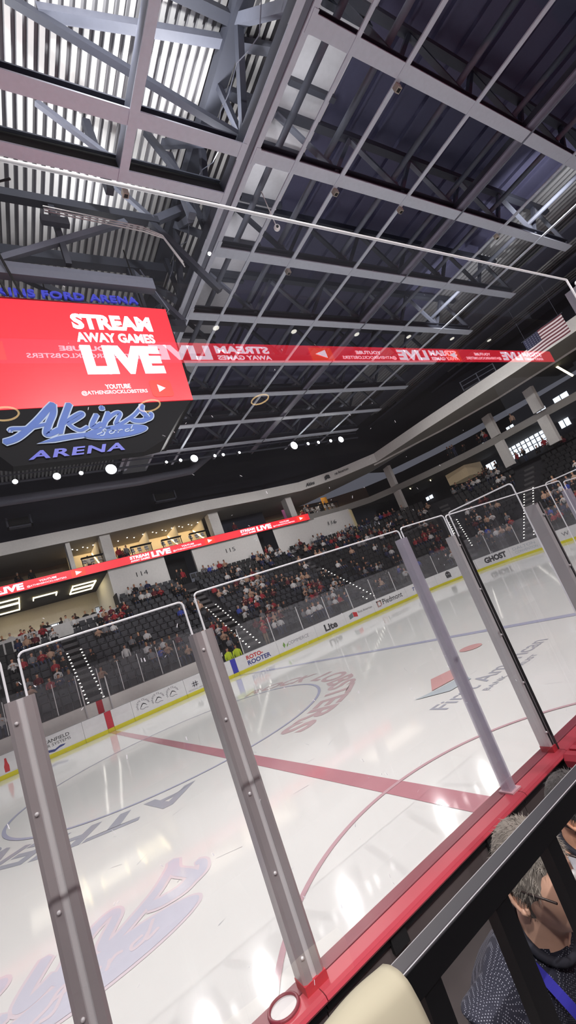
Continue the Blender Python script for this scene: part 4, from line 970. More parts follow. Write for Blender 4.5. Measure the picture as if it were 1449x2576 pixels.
def spot(x, y, z, tx, ty, power, size=95, col=(1, .99, .96), rad=.3, tz=0.):
    d = bpy.data.lights.new('spot_lamp', 'SPOT'); d.energy = power; d.spot_size = R(size); d.spot_blend = .6; d.color = col; d.shadow_soft_size = rad
    o = bpy.data.objects.new('spot_lamp', d); C.objects.link(o); o.location = (x, y, z)
    o.rotation_euler = (Vector((tx, ty, tz))-Vector((x, y, z))).to_track_quat('-Z', 'Y').to_euler()
KP = 3850
for x in (-7, 1.3, 5., 11.7, 22., 28.):
    spot(x, 29.6, 16.7, x, 9, KP); spot(x, -3.6, 16.9, x, 17, KP)
for x in (-4, 5, 14, 23): spot(x, 14, 17.0, x+1, 38, 3100, 44, tz=9.2)  # extra spots added to brighten the far stand and its walls
for x, y in ((17, 12), (17, 4)): spot(x, y, 17.0, 42, y+9, 3600, 50, tz=9.5)  # extra spots added to brighten the end stand
for x in (-9, -3, 3): spot(x, -9.5, 12.5, x*.5-2, -.2, 2500, 42, (1, .97, .94), .04, 1.6)  # added from the near side to light posts, boards and railing
# unseen spots added to brighten the deck over the scoreboard bay
for x, y, tx, ty, p in ((-4, 9, -1, 5, 1700), (1.5, 3.5, 2, 6, 1700), (5.6, 8, 4.5, 4, 900), (3, 13, 1, 10, 600)):
    spot(x, y, 18.9, tx, ty, p, 160, rad=.2, tz=22)
for y in (1, 5, 9, 13): spot(9.4, y, 18.9, 10.2, y+.6, 110, 120, rad=.15, tz=21.2)  # added spots lifting the pale panels, no fixtures stand there

spot(25.1, 4.9, 18.6, 33, 8, 800, 120, rad=.15, tz=21.6); spot(25.1, 13, 18.6, 34, 15, 600, 120, rad=.15, tz=21.6)  # added spots brightening the roof deck over the end
# near stand behind the camera (seen only mirrored in the tall pane)
B(-16, 32, -14.4, -13.2, 11.3, 12.5).build('wall_near', CONCD, label='dark deck edge of the near stand', cat='wall', kind='structure')
B(-16, 34, -20, -13.2, 14.9, 15.1).build('ceiling', mat('near_soffit', (120, 112, 104), .8), label='beige soffit over the near suites', cat='ceiling', kind='structure')
B(-16, 34, -20, -19.8, 8, 15).build('wall_near', mat('near_back', (70, 66, 66), .8), label='back wall of the near suites', cat='wall', kind='structure')
for k in range(14):
    x = 2+2.1*k
    t = empty('downlight', (x, -15.2-(k % 2)*1.6, 14.88), label='small round downlight in the near suite soffit', cat='light', group='downlights in the near suite soffit')
    m = MB(); m.cyl((0, 0), .14, -.03, 0, 10); m.build('lens', DOTL, t); m = MB(); m.cyl((0, 0), .18, 0, .03, 10); m.build('ring', STEEL, t)
for k, x in enumerate((-2.4, 2.15, 6.9)):
    t = empty('ring_light', (x, -15.06, 11.15), label=f'thin warm ring light over the near concourse, {ordn(k+1)} of three', cat='light')
    m = MB(); m.tube([(.38*math.cos(2*PI*j/28), .38*math.sin(2*PI*j/28), 0) for j in range(28)], .03, 6, closed=True); m.build('led_ring', mat('ring_led', (255, 220, 160), .5, emit=4.5, ecol=(255, 214, 150), vary=0), t)
    m = MB(); m.tube([(0, 0, 0.02), (0, 0, 1.2)], .01, 5); m.tube([(-.38, 0, 0), (0, 0, .5), (.38, 0, 0)], .006, 4); m.build('hanger', BLACKM, t)
B(-16, 34, -14.0, -1.66, .85, .93).build('floor', CONC, label='concrete floor of the near front row', cat='floor', kind='structure')
m = MB()
for i in range(14): m.box(-16, 34, -3.6-.75*i, -2.85-.75*i, .9, 1.3+.45*i)
m.build('floor', CONCD, label='dark concrete tiers of the near stand', cat='stand', kind='structure')

# flag hanging near the end stand
fg = empty('hanging_flag', (32., 9.3, 13.5), rz=0, label='striped flag with a dark starred canton hanging at the end of the rink', cat='flag')
m = MB(); ny, nz = 24, 13; fx = lambda y: .05*math.sin(y*3.)
FWD, FHT = 3.0, 1.5
for i in range(nz):
    A = [(fx(FWD*j/ny), FWD*j/ny, FHT*i/nz) for j in range(ny+1)]; Bq = [(fx(FWD*j/ny), FWD*j/ny, FHT*(i+1)/nz) for j in range(ny+1)]
    m.strip(A, Bq, 0 if (i % 2 == 0) else 1)
m.build('stripes', [mat('flag_red', (110, 56, 66), .8), mat('flag_white', (226, 214, 216), .8)], fg)
m = MB(); A = [(fx(1.8+1.2*j/8)-.02, 1.8+1.2*j/8, FHT*6/13) for j in range(9)]; Bq = [(a[0], a[1], FHT+.001) for a in A]; m.strip(A, Bq); m.build('canton', mat('flag_navy', (40, 42, 70), .8), fg)
m = MB()
for i in range(5):
    for j in range(6):
        yy, zz = 1.9+j*.19, FHT*6/13+.1+i*.15; xx = fx(yy)-.035
        m.add([(xx, yy+.045*math.cos(PI/2+2*PI*q/10)*(1 if q % 2 == 0 else .42), zz+.045*math.sin(PI/2+2*PI*q/10)*(1 if q % 2 == 0 else .42)) for q in range(10)], [tuple(range(10))])
m.build('stars', mat('flag_star', (150, 150, 170), .8), fg)
m = MB(); m.tube([(0, -.1, FHT), (0, FWD+.1, FHT)], .025, 6); m.tube([(0, .2, FHT), (0, .2, FHT+3.0)], .01, 4); m.tube([(0, 2.8, FHT), (0, 2.8, FHT+3.)], .01, 4); m.build('pole', STEELD, fg)
# dark equipment platform left of the end fascia
t = empty('camera_platform', (38.4, 19.8, 16.2), rz=.4, label='dark railed platform above the end fascia', cat='platform')
B(-1.2, 1.2, -1.6, 1.6, 0, .15).build('deck', STEELD, t)
for z in (.5, .95):
    m = MB(); m.tube([(-1.2, -1.6, z), (-1.2, 1.6, z), (1.2, 1.6, z)], .04, 6); m.build('rail', STEELM, t)
for yv in (-1.6, 0, 1.6): B(-1.24, -1.16, yv-.04, yv+.04, 0, 1.).build('post', STEELM, t)

# ================================================================== NEAR BOARDS, STANCHIONS AND GLASS
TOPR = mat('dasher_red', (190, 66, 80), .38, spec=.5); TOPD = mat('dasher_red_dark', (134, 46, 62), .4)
BACKG = mat('board_back', (86, 78, 78), .5, vary=.25, vscale=5)
segs = [(-16, -4.35), (-4.35, -2.885), (-2.885, -1.43), (-1.43, -.93), (-.93, .45), (.45, 2.0), (2., 9.), (9., 24.)]
for k, (x0, x1) in enumerate(segs):
    t = empty('dasher_board', ((x0+x1)/2, -.12, 0), label=f'near red-capped dasher board, {ordn(k+1)} section from the far left', cat='rink board')
    c = (x0+x1)/2; a, b = x0-c+.002, x1-c-.002; O = .12
    B(a, b, -.05+O, 0+O, 0, 1.04).build('panel', WHITE, t)
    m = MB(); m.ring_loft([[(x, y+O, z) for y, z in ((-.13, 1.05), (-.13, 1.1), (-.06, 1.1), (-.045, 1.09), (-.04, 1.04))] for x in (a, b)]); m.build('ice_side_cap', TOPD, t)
    m = MB(); m.ring_loft([[(x, y+O, z) for y, z in ((-.228, 1.072), (-.235, 1.082), (-.228, 1.095), (-.21, 1.1), (-.137, 1.1), (-.137, 1.04))] for x in (a, b)]); m.build('top_cap', TOPR, t)
    B(a, b, -.138+O, -.129+O, 1.02, 1.085).build('glass_slot', BLACKM, t)
    B(a, b, -.205+O, -.13+O, 1.035, 1.07).build('under_cap_shade', BLACK, t)  # black strip put in for the shadowed gap below the cap
    B(a, b, -.19+O, -.06+O, 0, 1.035).build('back_panel', BACKG, t)
    m = MB(); m.tube([(a, -.215+O, .93), (b, -.215+O, .93)], .022, 8); m.build('back_pipe', mat('pipe_grey', (128, 124, 122), .4), t, smooth=True)
    if b-a > 1.2 and k < 7:
        for q in range(int((b-a)/.72)+1):
            xx = a+.35+.72*q
            if xx < b-.1: B(xx, xx+.09, -.212+O, -.19+O, .995, 1.06).build('bracket', BLACKM, t)
def stanchion(x, w, z1, mtl, mt2, label, y=-.135, ridge=True, kind=0):
    t = empty('glass_stanchion', (x, y, 1.1), label=label, cat='post')
    h = z1-1.1
    if kind == 0:
        m = MB(); m.ring_loft([[(px, py, z) for px, py in ((-w/2, .04), (-w/2, -.03), (-w/2+.012, -.04), (-.012, -.04), (-.012, -.02), (.012, -.02), (.012, -.04), (w/2-.012, -.04), (w/2, -.03), (w/2, .04))] for z in (0, h)]); m.build('channel', mtl, t)
        B(-.012, .014, -.034, -.02, 0, h).build('center_strip', mt2, t)
        B(-w/2-.002, w/2+.002, -.044, .042, -.005, .035).build('red_reflection', RED, t)  # red block painted in as the dasher's reflection at the post foot
        m = MB()
        for q in range(5):
            zz = .12+q*(h-.2)/4; m.cyl((-w/4, 0), .006, 0, .001, 8)
            m.sphere((-w/4, -.042, zz), .007, 8, 6)
        m.build('bolts', ALUL, t)
    else:
        m = MB()
        n = 5
        for q in range(n):
            xx = -w/2+w*q/n; m.ring_loft([[(xx+.001, .03, z), (xx+.001, -.028, z), (xx+w/n/2, -.036, z), (xx+w/n-.001, -.028, z), (xx+w/n-.001, .03, z)] for z in (0, h)])
        m.build('channel', mtl, t)
        B(-w/2-.012, w/2+.02, -.05, .045, -.004, .008).build('base_plate', mat('clear_base', (214, 170, 178), .3), t)
    return t
LAV = glass('lavender_acrylic', .1, .4, (.95, .94, .98), (.86, .84, .92), .1)
ALUD = mat('aluminium_brown', (176, 168, 170), .3, metal=.2, vary=.15, vscale=2.5)
stanchion(-3.62, .1, 2.535, ALUD, ALUL, 'wide aluminium glass post at the left of the frame')
stanchion(-2.885, .1, 2.54, ALUD, ALUL, 'wide aluminium glass post in the middle over the white ice')
stanchion(-1.435, .055, 2.66, LAV, LAV, 'pale lavender clear post between two glass panels', kind=1)
stanchion(-.955, .05, 2.57, ALUL, BLACK, 'slim post with a black edge where the cross divider starts')
stanchion(.8, .055, 2.62, LAV, LAV, 'pale lavender clear post at the right edge beyond the dividers', kind=1)
stanchion(-4.35, .1, 2.535, ALUD, ALUL, 'wide aluminium glass post beyond the left edge')
B(.018, .034, -.045, .04, .0, 1.45).build('black_edge', BLACK, [o for o in bpy.data.objects if o.get('label', '').startswith('slim post')][0])

cp = empty('camera_port', (-3.02, -.125, 1.1), label='round red-rimmed port in the dasher cap left of the middle post', cat='port')
m = MB(); m.tube([(.06*math.cos(2*PI*j/28), .06*math.sin(2*PI*j/28), .003) for j in range(28)], .007, 8, closed=True); m.build('rim', TOPD, cp, smooth=True)
m = MB(); m.cyl((0, 0), .056, 0, .003, 24); m.build('cover', mat('port_clear', (206, 204, 202), .3), cp)
def panel(p0, p1, z0, z1, label, mt=GLASSN, r=.022, er=.0048, hidden_bottom=True):
    """upright glass panel between plan points p0 and p1, with its self-glowing edge as a part"""
    t = empty('safety_glass', ((p0[0]+p1[0])/2, (p0[1]+p1[1])/2, z0), label=label, cat='glass panel')
    c = Vector((t.location.x, t.location.y)); d = (Vector(p1)-Vector(p0)); ln = d.length; d /= ln; h = z1-z0
    def Q(u, v): return (d.x*u, d.y*u, v)
    pts = [(-ln/2, 0)]
    for k in range(5): pts.append((-ln/2+r-r*math.cos(PI/2*k/4), h-r+r*math.sin(PI/2*k/4)))
    for k in range(5): pts.append((ln/2-r+r*math.sin(PI/2*k/4), h-r+r*math.cos(PI/2*k/4)))
    pts.append((ln/2, 0))
    m = MB(); m.add([Q(*p) for p in pts], [tuple(range(len(pts)))]); m.build('pane', mt, t)
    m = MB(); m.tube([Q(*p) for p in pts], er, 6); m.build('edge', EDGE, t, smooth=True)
    return t
YG = -.135
panel((-4.33, YG), (-3.655, YG), 1.085, 2.7, 'glass panel at the left edge, left of the wide post')
panel((-3.595, YG), (-2.925, YG), 1.085, 2.7, 'glass panel between the two wide aluminium posts')
panel((-2.862, YG), (-1.425, YG), 1.085, 2.72, 'wide glass panel right of the middle aluminium post')
panel((-1.4, YG), (-.95, YG), 1.085, 2.73, 'narrow glass panel between the lavender post and the slim post')
panel((-.93, YG), (.77, YG), 1.085, 2.72, 'glass panel behind the cross dividers on the right')
panel((.83, YG), (2.3, YG), 1.085, 2.7, 'glass panel at the right edge past the last lavender post')
panel((-.93, -.17), (-.93, -.68), 1.1, 2.73, 'cross divider glass panel standing out from the slim post')
panel((.45, -.17), (.45, -.68), 1.1, 2.73, 'cross divider glass panel second from the slim post')
for x, lb_ in ((-.93, 'first'), (.45, 'second')):
    t = empty('divider_board', (x, -.24, 0), label=f'short red-topped divider board under the {lb_} cross glass', cat='rink board')
    B(-.06, .06, -.75, 0, .0, 1.03).build('panel', WHITE, t)
    m = MB(); m.ring_loft([[(px, y, z) for px, z in ((-.075, 1.03), (-.08, 1.07), (-.06, 1.1), (-.012, 1.1), (-.012, 1.085), (.012, 1.085), (.012, 1.1), (.06, 1.1), (.08, 1.07), (.075, 1.03))] for y in (-.76, .0)]); m.build('top_cap', TOPR, t)
    stanchion(x, .055, 2.56, ALUL, BLACK, f'grey and dark post at the free end of the {lb_} cross divider', y=-.74)

# tall spectator pane right in front of the camera
YP = -1.53
tp = empty('safety_glass', (-3.3, YP, 2.0), label='tall spectator glass pane close to the camera, its bright top edge crossing the roof', cat='glass panel')
m = MB(); m.quad((-3.2, 0, 0), (2.05, 0, 0), (2.05, 0, 1.42), (-3.2, 0, 1.42)); m.build('pane', GLASSP, tp)
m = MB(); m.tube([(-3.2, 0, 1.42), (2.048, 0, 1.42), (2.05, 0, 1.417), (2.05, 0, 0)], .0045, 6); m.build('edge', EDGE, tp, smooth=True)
m = MB(); rs = random.Random(5)
for k in range(260):
    u, v = rs.gauss(.55, .55), rs.gauss(.42, .35)
    if not (-3 < u+0 < 2 and 0.02 < v < 1.36): continue
    uu = u-.75 if k % 3 else u
    l = rs.uniform(.0012, .006); w = rs.uniform(.0006, .0014); t_ = rs.uniform(.2, 2.6)
    dx, dz = math.cos(t_)*l, math.sin(t_)*l
    m.quad((uu, -.002, v), (uu+w, -.002, v), (uu+dx+w, -.002, v+dz), (uu+dx, -.002, v+dz))
mk = m.build('scuff_marks', mat('scuff', (220, 220, 228), .6), tp, label='tiny white scuffs'); mk['kind'] = 'stuff'
pr = empty('glass_stanchion', (-1.215, YP, 1.0), label='pale lavender post at the right end of the tall near pane', cat='post')
B(-.03, .03, -.035, .035, 0, 2.37).build('channel', LAV, pr)
B(-.04, .04, -.045, .045, 0, .03).build('base_plate', ALU, pr)
panel((-1.17, YP), (.8, YP), .9, 3.42, 'second tall spectator pane beyond the right lavender post', mt=GLASSP, er=.005)

# black railing
rl = empty('black_railing', (-2.6, -1.585, .93), label='black metal railing running beside the camera', cat='railing')
RAILT = mat('rail_top', (52, 52, 57), .42); RAILK = mat('rail_black', (6, 6, 9), .4)
m = MB(); m.ring_loft([[(x, y, z) for y, z in ((-.0135, 1.034), (-.013, 1.067), (-.011, 1.07), (.011, 1.07), (.013, 1.067), (.013, 1.034))] for x in (-2.6, 3)]); m.build('top_rail', [RAILT], rl)
m = MB(); m.box(-2.6, 3, -.0145, -.0134, 1.033, 1.066); m.build('face_strip', RAILK, rl)
m = MB(); m.tube([(-2.6, -.0125, 1.0687), (3, -.0125, 1.0687)], .0008, 5); m.build('edge_highlight', mat('rail_edge', (170, 170, 176), .3), rl)
m = MB(); m.tube([(-2.6, .0125, 1.0692), (3, .0125, 1.0692)], .0006, 5); m.build('pane_channel', mat('rail_edge2', (150, 150, 154), .3), rl)
m = MB(); m.box(-2.6, 3, -.012, .012, .1, .13); m.build('bottom_rail', RAILK, rl)
for x, w in ((-3.247, .034), (-3.081, .034), (-2.925, .03), (-2.77, .03), (-2.61, .03), (-2.45, .03), (-2.3, .03), (-2.14, .03), (-3.41, .03), (-3.57, .03)):
    B(x+2.6-w/2, x+2.6+w/2, -.012, .012, 0, 1.034).build('baluster', RAILK, rl)
B(-16, 34, -1.7, -1.52, -.0, .9).build('wall_near', BLACKM, label='dark low wall under the black railing', cat='wall', kind='structure')
B(-16, 34, -1.52, -.3, -.3, 0.0).build('floor', mat('box_floor', (236, 236, 240), .7), label='pale floor of the timekeeper box', cat='floor', kind='structure')

# ================================================================== CREAM CLOTH ON THE RAIL
CREAM = mat('cream_cloth', (166, 160, 140), .75, vary=.05, vscale=9)
m = MB(); nu, nv = 22, 26
prof = [(-.0, .02, -.04), (0, .019, -.005), (0, .015, .008), (0, 0., .012), (0, -.014, .01), (0, -.024, .0), (0, -.03, -.025), (0, -.036, -.07), (0, -.04, -.12), (0, -.042, -.2)]
def pr_(v):
    f = v*(len(prof)-1); i = min(int(f), len(prof)-2); u = f-i
    return [prof[i][k]*(1-u)+prof[i+1][k]*u for k in range(3)]
G = []
for j in range(nv+1):
    v = j/nv; _, y, z = pr_(v); rowp = []
    for i in range(nu+1):
        u = i/nu; x = -.16+.2*u+.022*v*u
        z2 = z+.009*(1-u)*(1-v)+.002*math.sin(u*9+v*4); y2 = y-.006*math.sin(u*PI)-.003*math.sin(u*7+2*v)
        
        rowp.append((x, y2, z2))
    G.append(rowp)
for rowp in G: m.V += rowp
for j in range(nv):
    for i in range(nu): a_ = j*(nu+1)+i; m.F.append((a_, a_+1, a_+nu+2, a_+nu+1)); m.M.append(0)
cl = m.build('folded_cloth', CREAM, smooth=True, label='cream folded cloth draped over the end of the black railing', cat='cloth')
cl.location = (-3.338, -1.585, 2.002)
sol = cl.modifiers.new('thick', 'SOLIDIFY'); sol.thickness = .004; sol.offset = 1
# ================================================================== SPORTS DRINK BOTTLE
bt = empty('drink_bottle', (-3.0, -1.09, 1.36), rz=0, label='black and blue sports drink bottle standing below the railing', cat='bottle')
m = MB()
m.ring_loft([[(r*math.cos(2*PI*k/20), r*math.sin(2*PI*k/20), z) for k in range(20)] for r, z in ((.034, 0), (.036, .01), (.036, .22), (.03, .235), (.02, .24))])
m.build('body', mat('bottle_black', (14, 16, 26), .35), bt, smooth=True)
m = MB(); m.ring_loft([[(.0366*math.cos(t), .0366*math.sin(t), z) for t in (PI*1.36+PI*.42*k/10 for k in range(11))] for z in (.02, .215)], closed=False, caps=False); m.build('label_band', mat('bottle_blue', (60, 150, 220), .4), bt)
m = MB(); vs, fs, _ = text_geo('POWERADE', .03)
m.add([(.0374*math.cos(PI*1.34+.32-v*.62), .0374*math.sin(PI*1.34+.32-v*.62), .03+u*.19) for u, v in vs], fs); m.build('lettering', WHITE, bt)
m = MB(); m.cyl((0, 0), .02, .24, .25, 16); m.build('cap', mat('cap_blue', (40, 60, 150), .4), bt, smooth=False)
sdt = empty('side_table', (-3.0, -1.05, 0), label='small dark stand holding the drink bottle', cat='table')
B(-.16, .1, -.12, .12, 1.33, 1.36).build('top', BLACKM, sdt)
for dx in (-.14, .08):
    for dy in (-.1, .1): B(dx-.012, dx+.012, dy-.012, dy+.012, 0, 1.33).build('leg', BLACKM, sdt)

# ================================================================== PEOPLE IN THE TIMEKEEPER BOX
def voxel(mb, size, name, smooth_it=4):
    ob = mb.build('tmp', BLACK); rm = ob.modifiers.new('r', 'REMESH'); rm.mode = 'VOXEL'; rm.voxel_size = size
    sm = ob.modifiers.new('s', 'SMOOTH'); sm.iterations = smooth_it; sm.factor = .5
    dg = bpy.context.evaluated_depsgraph_get(); dg.update()
    me = bpy.data.meshes.new_from_object(ob.evaluated_get(dg)); me.name = name; me.materials.clear()
    bpy.data.objects.remove(ob); return me
def dotted_shirt():
    m_ = mat('dotted_shirt', (30, 32, 46), .85, vary=0)
    nt = m_.node_tree; b = nt.nodes['Principled BSDF']
    tc = nt.nodes.new('ShaderNodeTexCoord'); mp = nt.nodes.new('ShaderNodeMapping'); mp.inputs['Rotation'].default_value = (.5, .4, .785)
    vo = nt.nodes.new('ShaderNodeTexVoronoi'); vo.inputs['Scale'].default_value = 215; vo.inputs['Randomness'].default_value = 0.
    mr = nt.nodes.new('ShaderNodeMath'); mr.operation = 'LESS_THAN'; mr.inputs[1].default_value = .27
    mx = nt.nodes.new('ShaderNodeMix'); mx.data_type = 'RGBA'; mx.inputs['A'].default_value = (*lin((34, 35, 50)), 1); mx.inputs['B'].default_value = (*lin((150, 152, 165)), 1)
    nt.links.new(tc.outputs['Object'], mp.inputs['Vector']); nt.links.new(mp.outputs['Vector'], vo.inputs['Vector']); nt.links.new(vo.outputs['Distance'], mr.inputs[0])
    nt.links.new(mr.outputs[0], mx.inputs['Factor']); nt.links.new(mx.outputs['Result'], b.inputs['Base Color'])
    return m_
def figure(loc, rz, shirt, skin, hairm, label, glasses=True, lanyard=True, lean=.36, hair_len=.02, scale=1.):
    """standing figure bending forward; local frame: faces -y, feet at z=0"""
    t = empty('person', loc, rz, label=label, cat='person'); t.scale = (scale,)*3
    m = MB()
    # spine rings from hips to neck
    def spine(h):   # h: 0 hips .. 1 neck
        return Vector((0, -lean*h**1.3, .93+.55*h))
    ringsd = [(0, .165, .115), (.15, .16, .11), (.35, .165, .115), (.55, .19, .125), (.75, .215, .125), (.88, .2, .105), (.96, .12, .08), (1.02, .062, .062)]
    rings = []
    for h, rx, ry in ringsd:
        c = spine(h); d = (spine(h+.05)-spine(h-.05 if h > 0 else 0)).normalized(); b = Vector((0, -d.z, d.y))
        rings.append([c+Vector((1, 0, 0))*rx*math.cos(2*PI*k/20)+b*ry*math.sin(2*PI*k/20) for k in range(20)])
    m.ring_loft(rings)
    nk = spine(1.0); hc = nk+Vector((0, -.055, .165))
    m.tube([nk+Vector((0, .02, -.06)), nk+Vector((0, -.01, .04)), hc+Vector((0, .02, -.03))], [.068, .06, .06], 14)
    def hf(v):   # skull: narrower jaw, flatter face
        v = Vector(v)
        if v.z < 0: v.x *= 1-.22*min(1, -v.z/.12); v.y = v.y*(1-.12*min(1, -v.z/.12)) - .018*min(1, -v.z/.1)
        if v.y < -.07: v.y = -.07+(v.y+.07)*.75
        return v
    m.sphere(hc, .12, 24, 18, sc=(.66, .82, 1.), fn=hf)
    m.sphere(hc+Vector((0, -.098, -.02)), .017, 8, 8, sc=(.8, 1.2, 1.5))      # nose
    m.sphere(hc+Vector((0, -.075, -.095)), .028, 10, 8, sc=(1., .8, .7))      # chin
    m.sphere(hc+Vector((0, -.086, -.058)), .018, 8, 6, sc=(1.3, .5, .4))      # lips
    for s in (-1, 1):
        sh = spine(.8)+Vector((.2*s, .0, .03)); el = sh+Vector((.05*s, .02, -.29)); wr = el+Vector((-.02*s, -.2, -.14))
        m.tube([sh+Vector((-.06*s, 0, 0)), sh, sh.lerp(el, .5), el], [.06, .07, .052, .045], 12)
        m.tube([el, el.lerp(wr, .5), wr], [.045, .042, .03], 12)
        pm = wr+Vector((0, -.06, -.03)); m.tube([wr, wr.lerp(pm, .5), pm], [.028, .036, .034], 10)
        for q in range(4):
            b0 = pm+Vector(((q-1.5)*.018, -.02, 0)); l = (.06, .07, .066, .05)[q]
            m.tube([b0, b0+Vector((0, -l*.5, -.01)), b0+Vector((0, -l*.8, -.035))], [.0095, .009, .007], 8)
        m.tube([wr+Vector((-.025*s, -.02, 0)), wr+Vector((-.05*s, -.05, -.01)), wr+Vector((-.05*s, -.08, -.02))], [.012, .011, .008], 8)
        hp = Vector((.09*s, 0, .93)); kn = Vector((.11*s, -.03, .5)); an = Vector((.11*s, .02, .09))
        m.tube([hp+Vector((0, 0, .04)), hp, hp.lerp(kn, .5), kn, kn.lerp(an, .4), an], [.1, .105, .08, .062, .06, .042], 14)
        m.tube([an+Vector((0, .05, -.04)), an+Vector((0, -.08, -.05)), an+Vector((0, -.17, -.06))], [.042, .04, .028], 10)
    cm_ = MB(); dn_ = (spine(1.02)-spine(.96)).normalized(); b_ = Vector((0, -dn_.z, dn_.y)); cc_ = nk+Vector((0, -.004, .022))
    cm_.tube([cc_+Vector((1, 0, 0))*.068*math.cos(2*PI*k/24)+b_*.07*math.sin(2*PI*k/24) for k in range(24)], .011, 8, closed=True); cm_.build('collar', mat('collar_dark', (34, 35, 46), .85), t, smooth=True)
    me = voxel(m, .009, 'body'); 
    for q in (shirt, skin, PANTS[1]): me.materials.append(q)
    zc = nk.z
    for p in me.polygons:
        c = p.center
        if (c-hc).length < .16 or (c.z > nk.z+.015 and abs(c.x) < .1): p.material_index = 1
        elif c.z < .93: p.material_index = 2 if abs(c.x) < .2 and c.y > -.14 else 1 if c.z < .98 and abs(c.x) > .17 else 2
        else: p.material_index = 0
        p.use_smooth = True
    o = bpy.data.objects.new('body', me); C.objects.link(o); o.parent = t
    # hair: cap following the skull plus strands
    rs = random.Random(3); hm = MB()
    rings = []
    def hv(a, tt):
        v = Vector((math.cos(a)*math.sin(tt)*.66, math.sin(a)*math.sin(tt)*.82, math.cos(tt)))*.1215
        v = hf(v); return v
    def hairline(a):   # polar limit from crown
        s = math.sin(a)   # -1 face, +1 back
        return R(62) if s < -.55 else R(88) if s < -.1 else R(100) if s < .25 else R(128)
    NA = 40
    for i in range(9):
        rg = []
        for j in range(NA):
            a = 2*PI*j/NA; tt = hairline(a)*i/8+.01
            v = hv(a, tt); rg.append(hc+v*(1.07+.03*rs.random()-(.05 if i == 8 else 0)))
        rings.append(rg)
    hm.ring_loft(rings)
    for k in range(4200):
        a = rs.uniform(0, 2*PI); tt = hairline(a)*rs.random()**.6; v = hv(a, tt); p0 = hc+v*1.05
        n = v.normalized(); dn = Vector((0, .4, -1)); dn = (dn-n*dn.dot(n)); dn = dn.normalized() if dn.length > .05 else Vector((0, 1, 0))
        dn = (dn+Vector((rs.gauss(0, .35), rs.gauss(0, .35), rs.gauss(0, .3)))).normalized()
        l = hair_len*rs.uniform(.6, 1.3); w = n.cross(dn).normalized()*.0006
        p1 = p0+n*.001+dn*l*.5; p2 = p0-n*.002+dn*l
        hm.add([p0-w, p0+w, p1+w, p1-w, p2], [(0, 1, 2, 3), (3, 2, 4)], 1 if k % 3 == 0 else 2 if k % 3 == 1 else 0)
    hm.build('hair', hairm, t)
    for s in (-1, 1):
        em = MB(); ec = hc+Vector((s*.077, .008, -.018))
        P = [(0, .0, .03), (.006, .016, .028), (.008, .024, .012), (.007, .02, -.008), (.003, .008, -.026), (.0, -.004, -.03), (0, -.006, -.015)]
        em.tube(catmull([ec+Vector((s*p[0], p[1], p[2])) for p in P], 4), .0055, 8)
        em.sphere(ec+Vector((-s*.001, .007, .001)), .024, 14, 10, sc=(.28, .8, 1.2)); em.sphere(ec+Vector((s*.002, .004, -.026)), .009, 8, 6)
        em.build('ear', skin, t, smooth=True)
        ey = MB(); ey.sphere(hc+Vector((s*.03, -.084, .002)), .012, 10, 8); ey.build('eye', [WHITE], t, smooth=True)
    if glasses:
        g = MB(); K = .002
        for s in (-1, 1):
            g.tube([hc+Vector((s*.082, .028, -.006)), hc+Vector((s*.083, .0, .012)), hc+Vector((s*.08, -.1, .01))], .0028, 6)
            g.tube([hc+Vector((s*.038+.03*math.cos(2*PI*q/20), -.112, .004+.022*math.sin(2*PI*q/20))) for q in range(20)], .0022, 6, closed=True)
        g.tube([hc+Vector((-.01, -.114, .008)), hc+Vector((.01, -.114, .008))], .0022, 6)
        g.build('glasses', mat('glasses_frame', (52, 42, 40), .4), t, smooth=True)
    if lanyard:
        LBL = mat('lanyard_blue', (48, 44, 150), .6)
        for s in (-1, 1):
            pts = [nk+Vector((0, .075, .0)), nk+Vector((s*.07, .05, .005)), nk+Vector((s*.09, -.03, -.02)), nk+Vector((s*.075, -.1, -.12)), nk+Vector((s*.045, -.115, -.24)), nk+Vector((s*.012, -.10, -.36))]
            P = catmull(pts, 6); lm = MB(); A, Bq = [], []
            for i, p in enumerate(P):
                d = (P[min(i+1, len(P)-1)]-P[max(i-1, 0)]).normalized(); w = d.cross(Vector((s*.8, -.5, .3))).normalized()*.0125
                A.append(p+w); Bq.append(p-w)
            lm.strip(A, Bq); lo = lm.build('lanyard', LBL, t)
            lo.modifiers.new('th', 'SOLIDIFY').thickness = .002
            for i0, i1, mm, nm in ((7, 10, WHITE, 'white_band'), (19, 22, WHITE, 'lanyard_patch')):
                wm = MB(); off = Vector((s*.003, -.003, .002)); wm.strip([a_+off for a_ in A[i0:i1]], [b_+off for b_ in Bq[i0:i1]]); wm.build(nm, mm, t).modifiers.new('th', 'SOLIDIFY').thickness = .003
            wm = MB(); off = Vector((s*.006, -.006, .003)); wm.strip([a_*.75+b_*.25+off for a_, b_ in zip(A[19:22], Bq[19:22])], [a_*.25+b_*.75+off for a_, b_ in zip(A[19:22], Bq[19:22])]); wm.build('lanyard_print', REDINK, t)
    return t
GH = [mat('man_hair', (118, 111, 104), .7, vary=.3, vscale=40), mat('man_hair_light', (146, 138, 129), .7), mat('man_hair_dark', (92, 85, 79), .7)]
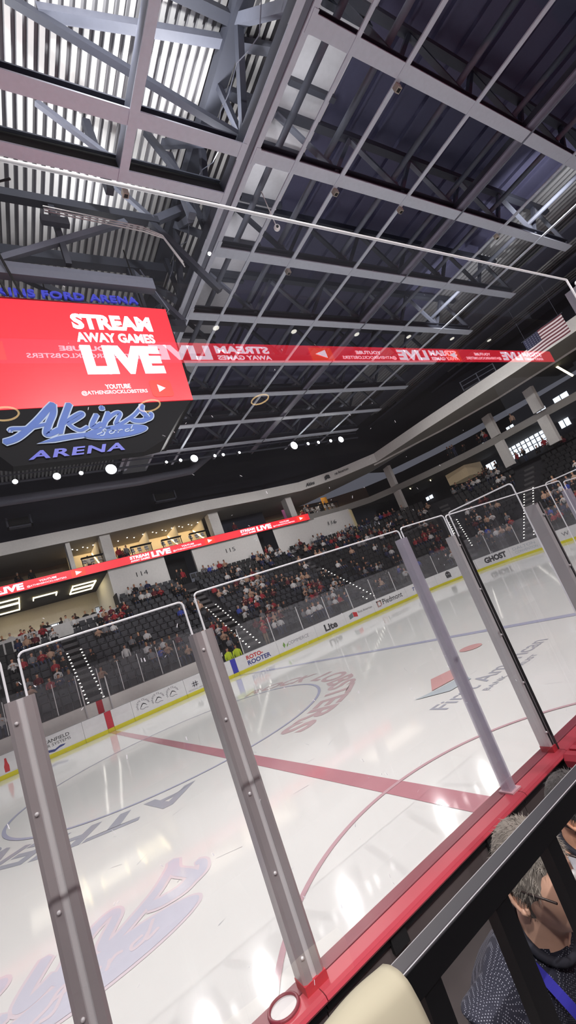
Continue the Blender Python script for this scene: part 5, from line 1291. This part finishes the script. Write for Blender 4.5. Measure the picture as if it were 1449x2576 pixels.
MSK = mat('man_skin', (208, 166, 144), .5, vary=.12, vscale=30)
figure((-2.63, -.83, 0), 0., dotted_shirt(), MSK, GH, 'grey-haired person in a dotted navy shirt with glasses and blue lanyard, behind the railing')
DH = [mat('dark_hair', (64, 60, 60), .6), mat('dark_hair2', (88, 84, 84), .6), mat('dark_hair3', (40, 38, 40), .6)]
figure((-2.16, -.70, 0), .3, mat('grey_jacket', (150, 150, 156), .8), SKINS[0], DH, 'dark-haired person in a pale jacket beyond the grey-haired one', glasses=False, lanyard=False, lean=.3, scale=.9)

# ================================================================== WORLD + COLOUR
w = bpy.data.worlds.new('world'); bpy.context.scene.world = w; w.use_nodes = True
w.node_tree.nodes['Background'].inputs['Color'].default_value = (.8, .82, 1., 1); w.node_tree.nodes['Background'].inputs['Strength'].default_value = .12
def area(loc, rot, sx, sy, p, col=(1, 1, 1)):
    d = bpy.data.lights.new('fill', 'AREA'); d.shape = 'RECTANGLE'; d.size = sx; d.size_y = sy; d.energy = p; d.color = col
    o = bpy.data.objects.new('fill', d); C.objects.link(o); o.location = loc; o.rotation_euler = rot; return o
area((-2, 43, 11.3), (0, 0, 0), 8, 4, 160, (1, .9, .72))
area((9, 42.5, 14.7), (0, 0, 0), 12, 3, 200, (1, .86, .66))
area((29, 42, 14.7), (0, 0, 0), 8, 3, 140, (1, .88, .72))
spot(-5.5, -5.0, 8.5, -2.8, -1.15, 1500, 15, (1, .97, .93), .2, 1.4); spot(-4.6, -2.9, 11.5, -2.7, -1.15, 1300, 13, (1, .98, .95), .2, .9)  # added spots on the person behind the railing and the box
sc = bpy.context.scene
sc.view_settings.view_transform = 'Standard'; sc.view_settings.look = 'None'; sc.view_settings.exposure = 0
cy = sc.cycles
cy.use_denoising = True
cy.use_adaptive_sampling = True; cy.adaptive_threshold = .035
cy.max_bounces = 6; cy.diffuse_bounces = 3; cy.glossy_bounces = 3; cy.transmission_bounces = 2; cy.transparent_max_bounces = 14
cy.caustics_reflective = False; cy.caustics_refractive = False
cy.sample_clamp_indirect = 6.
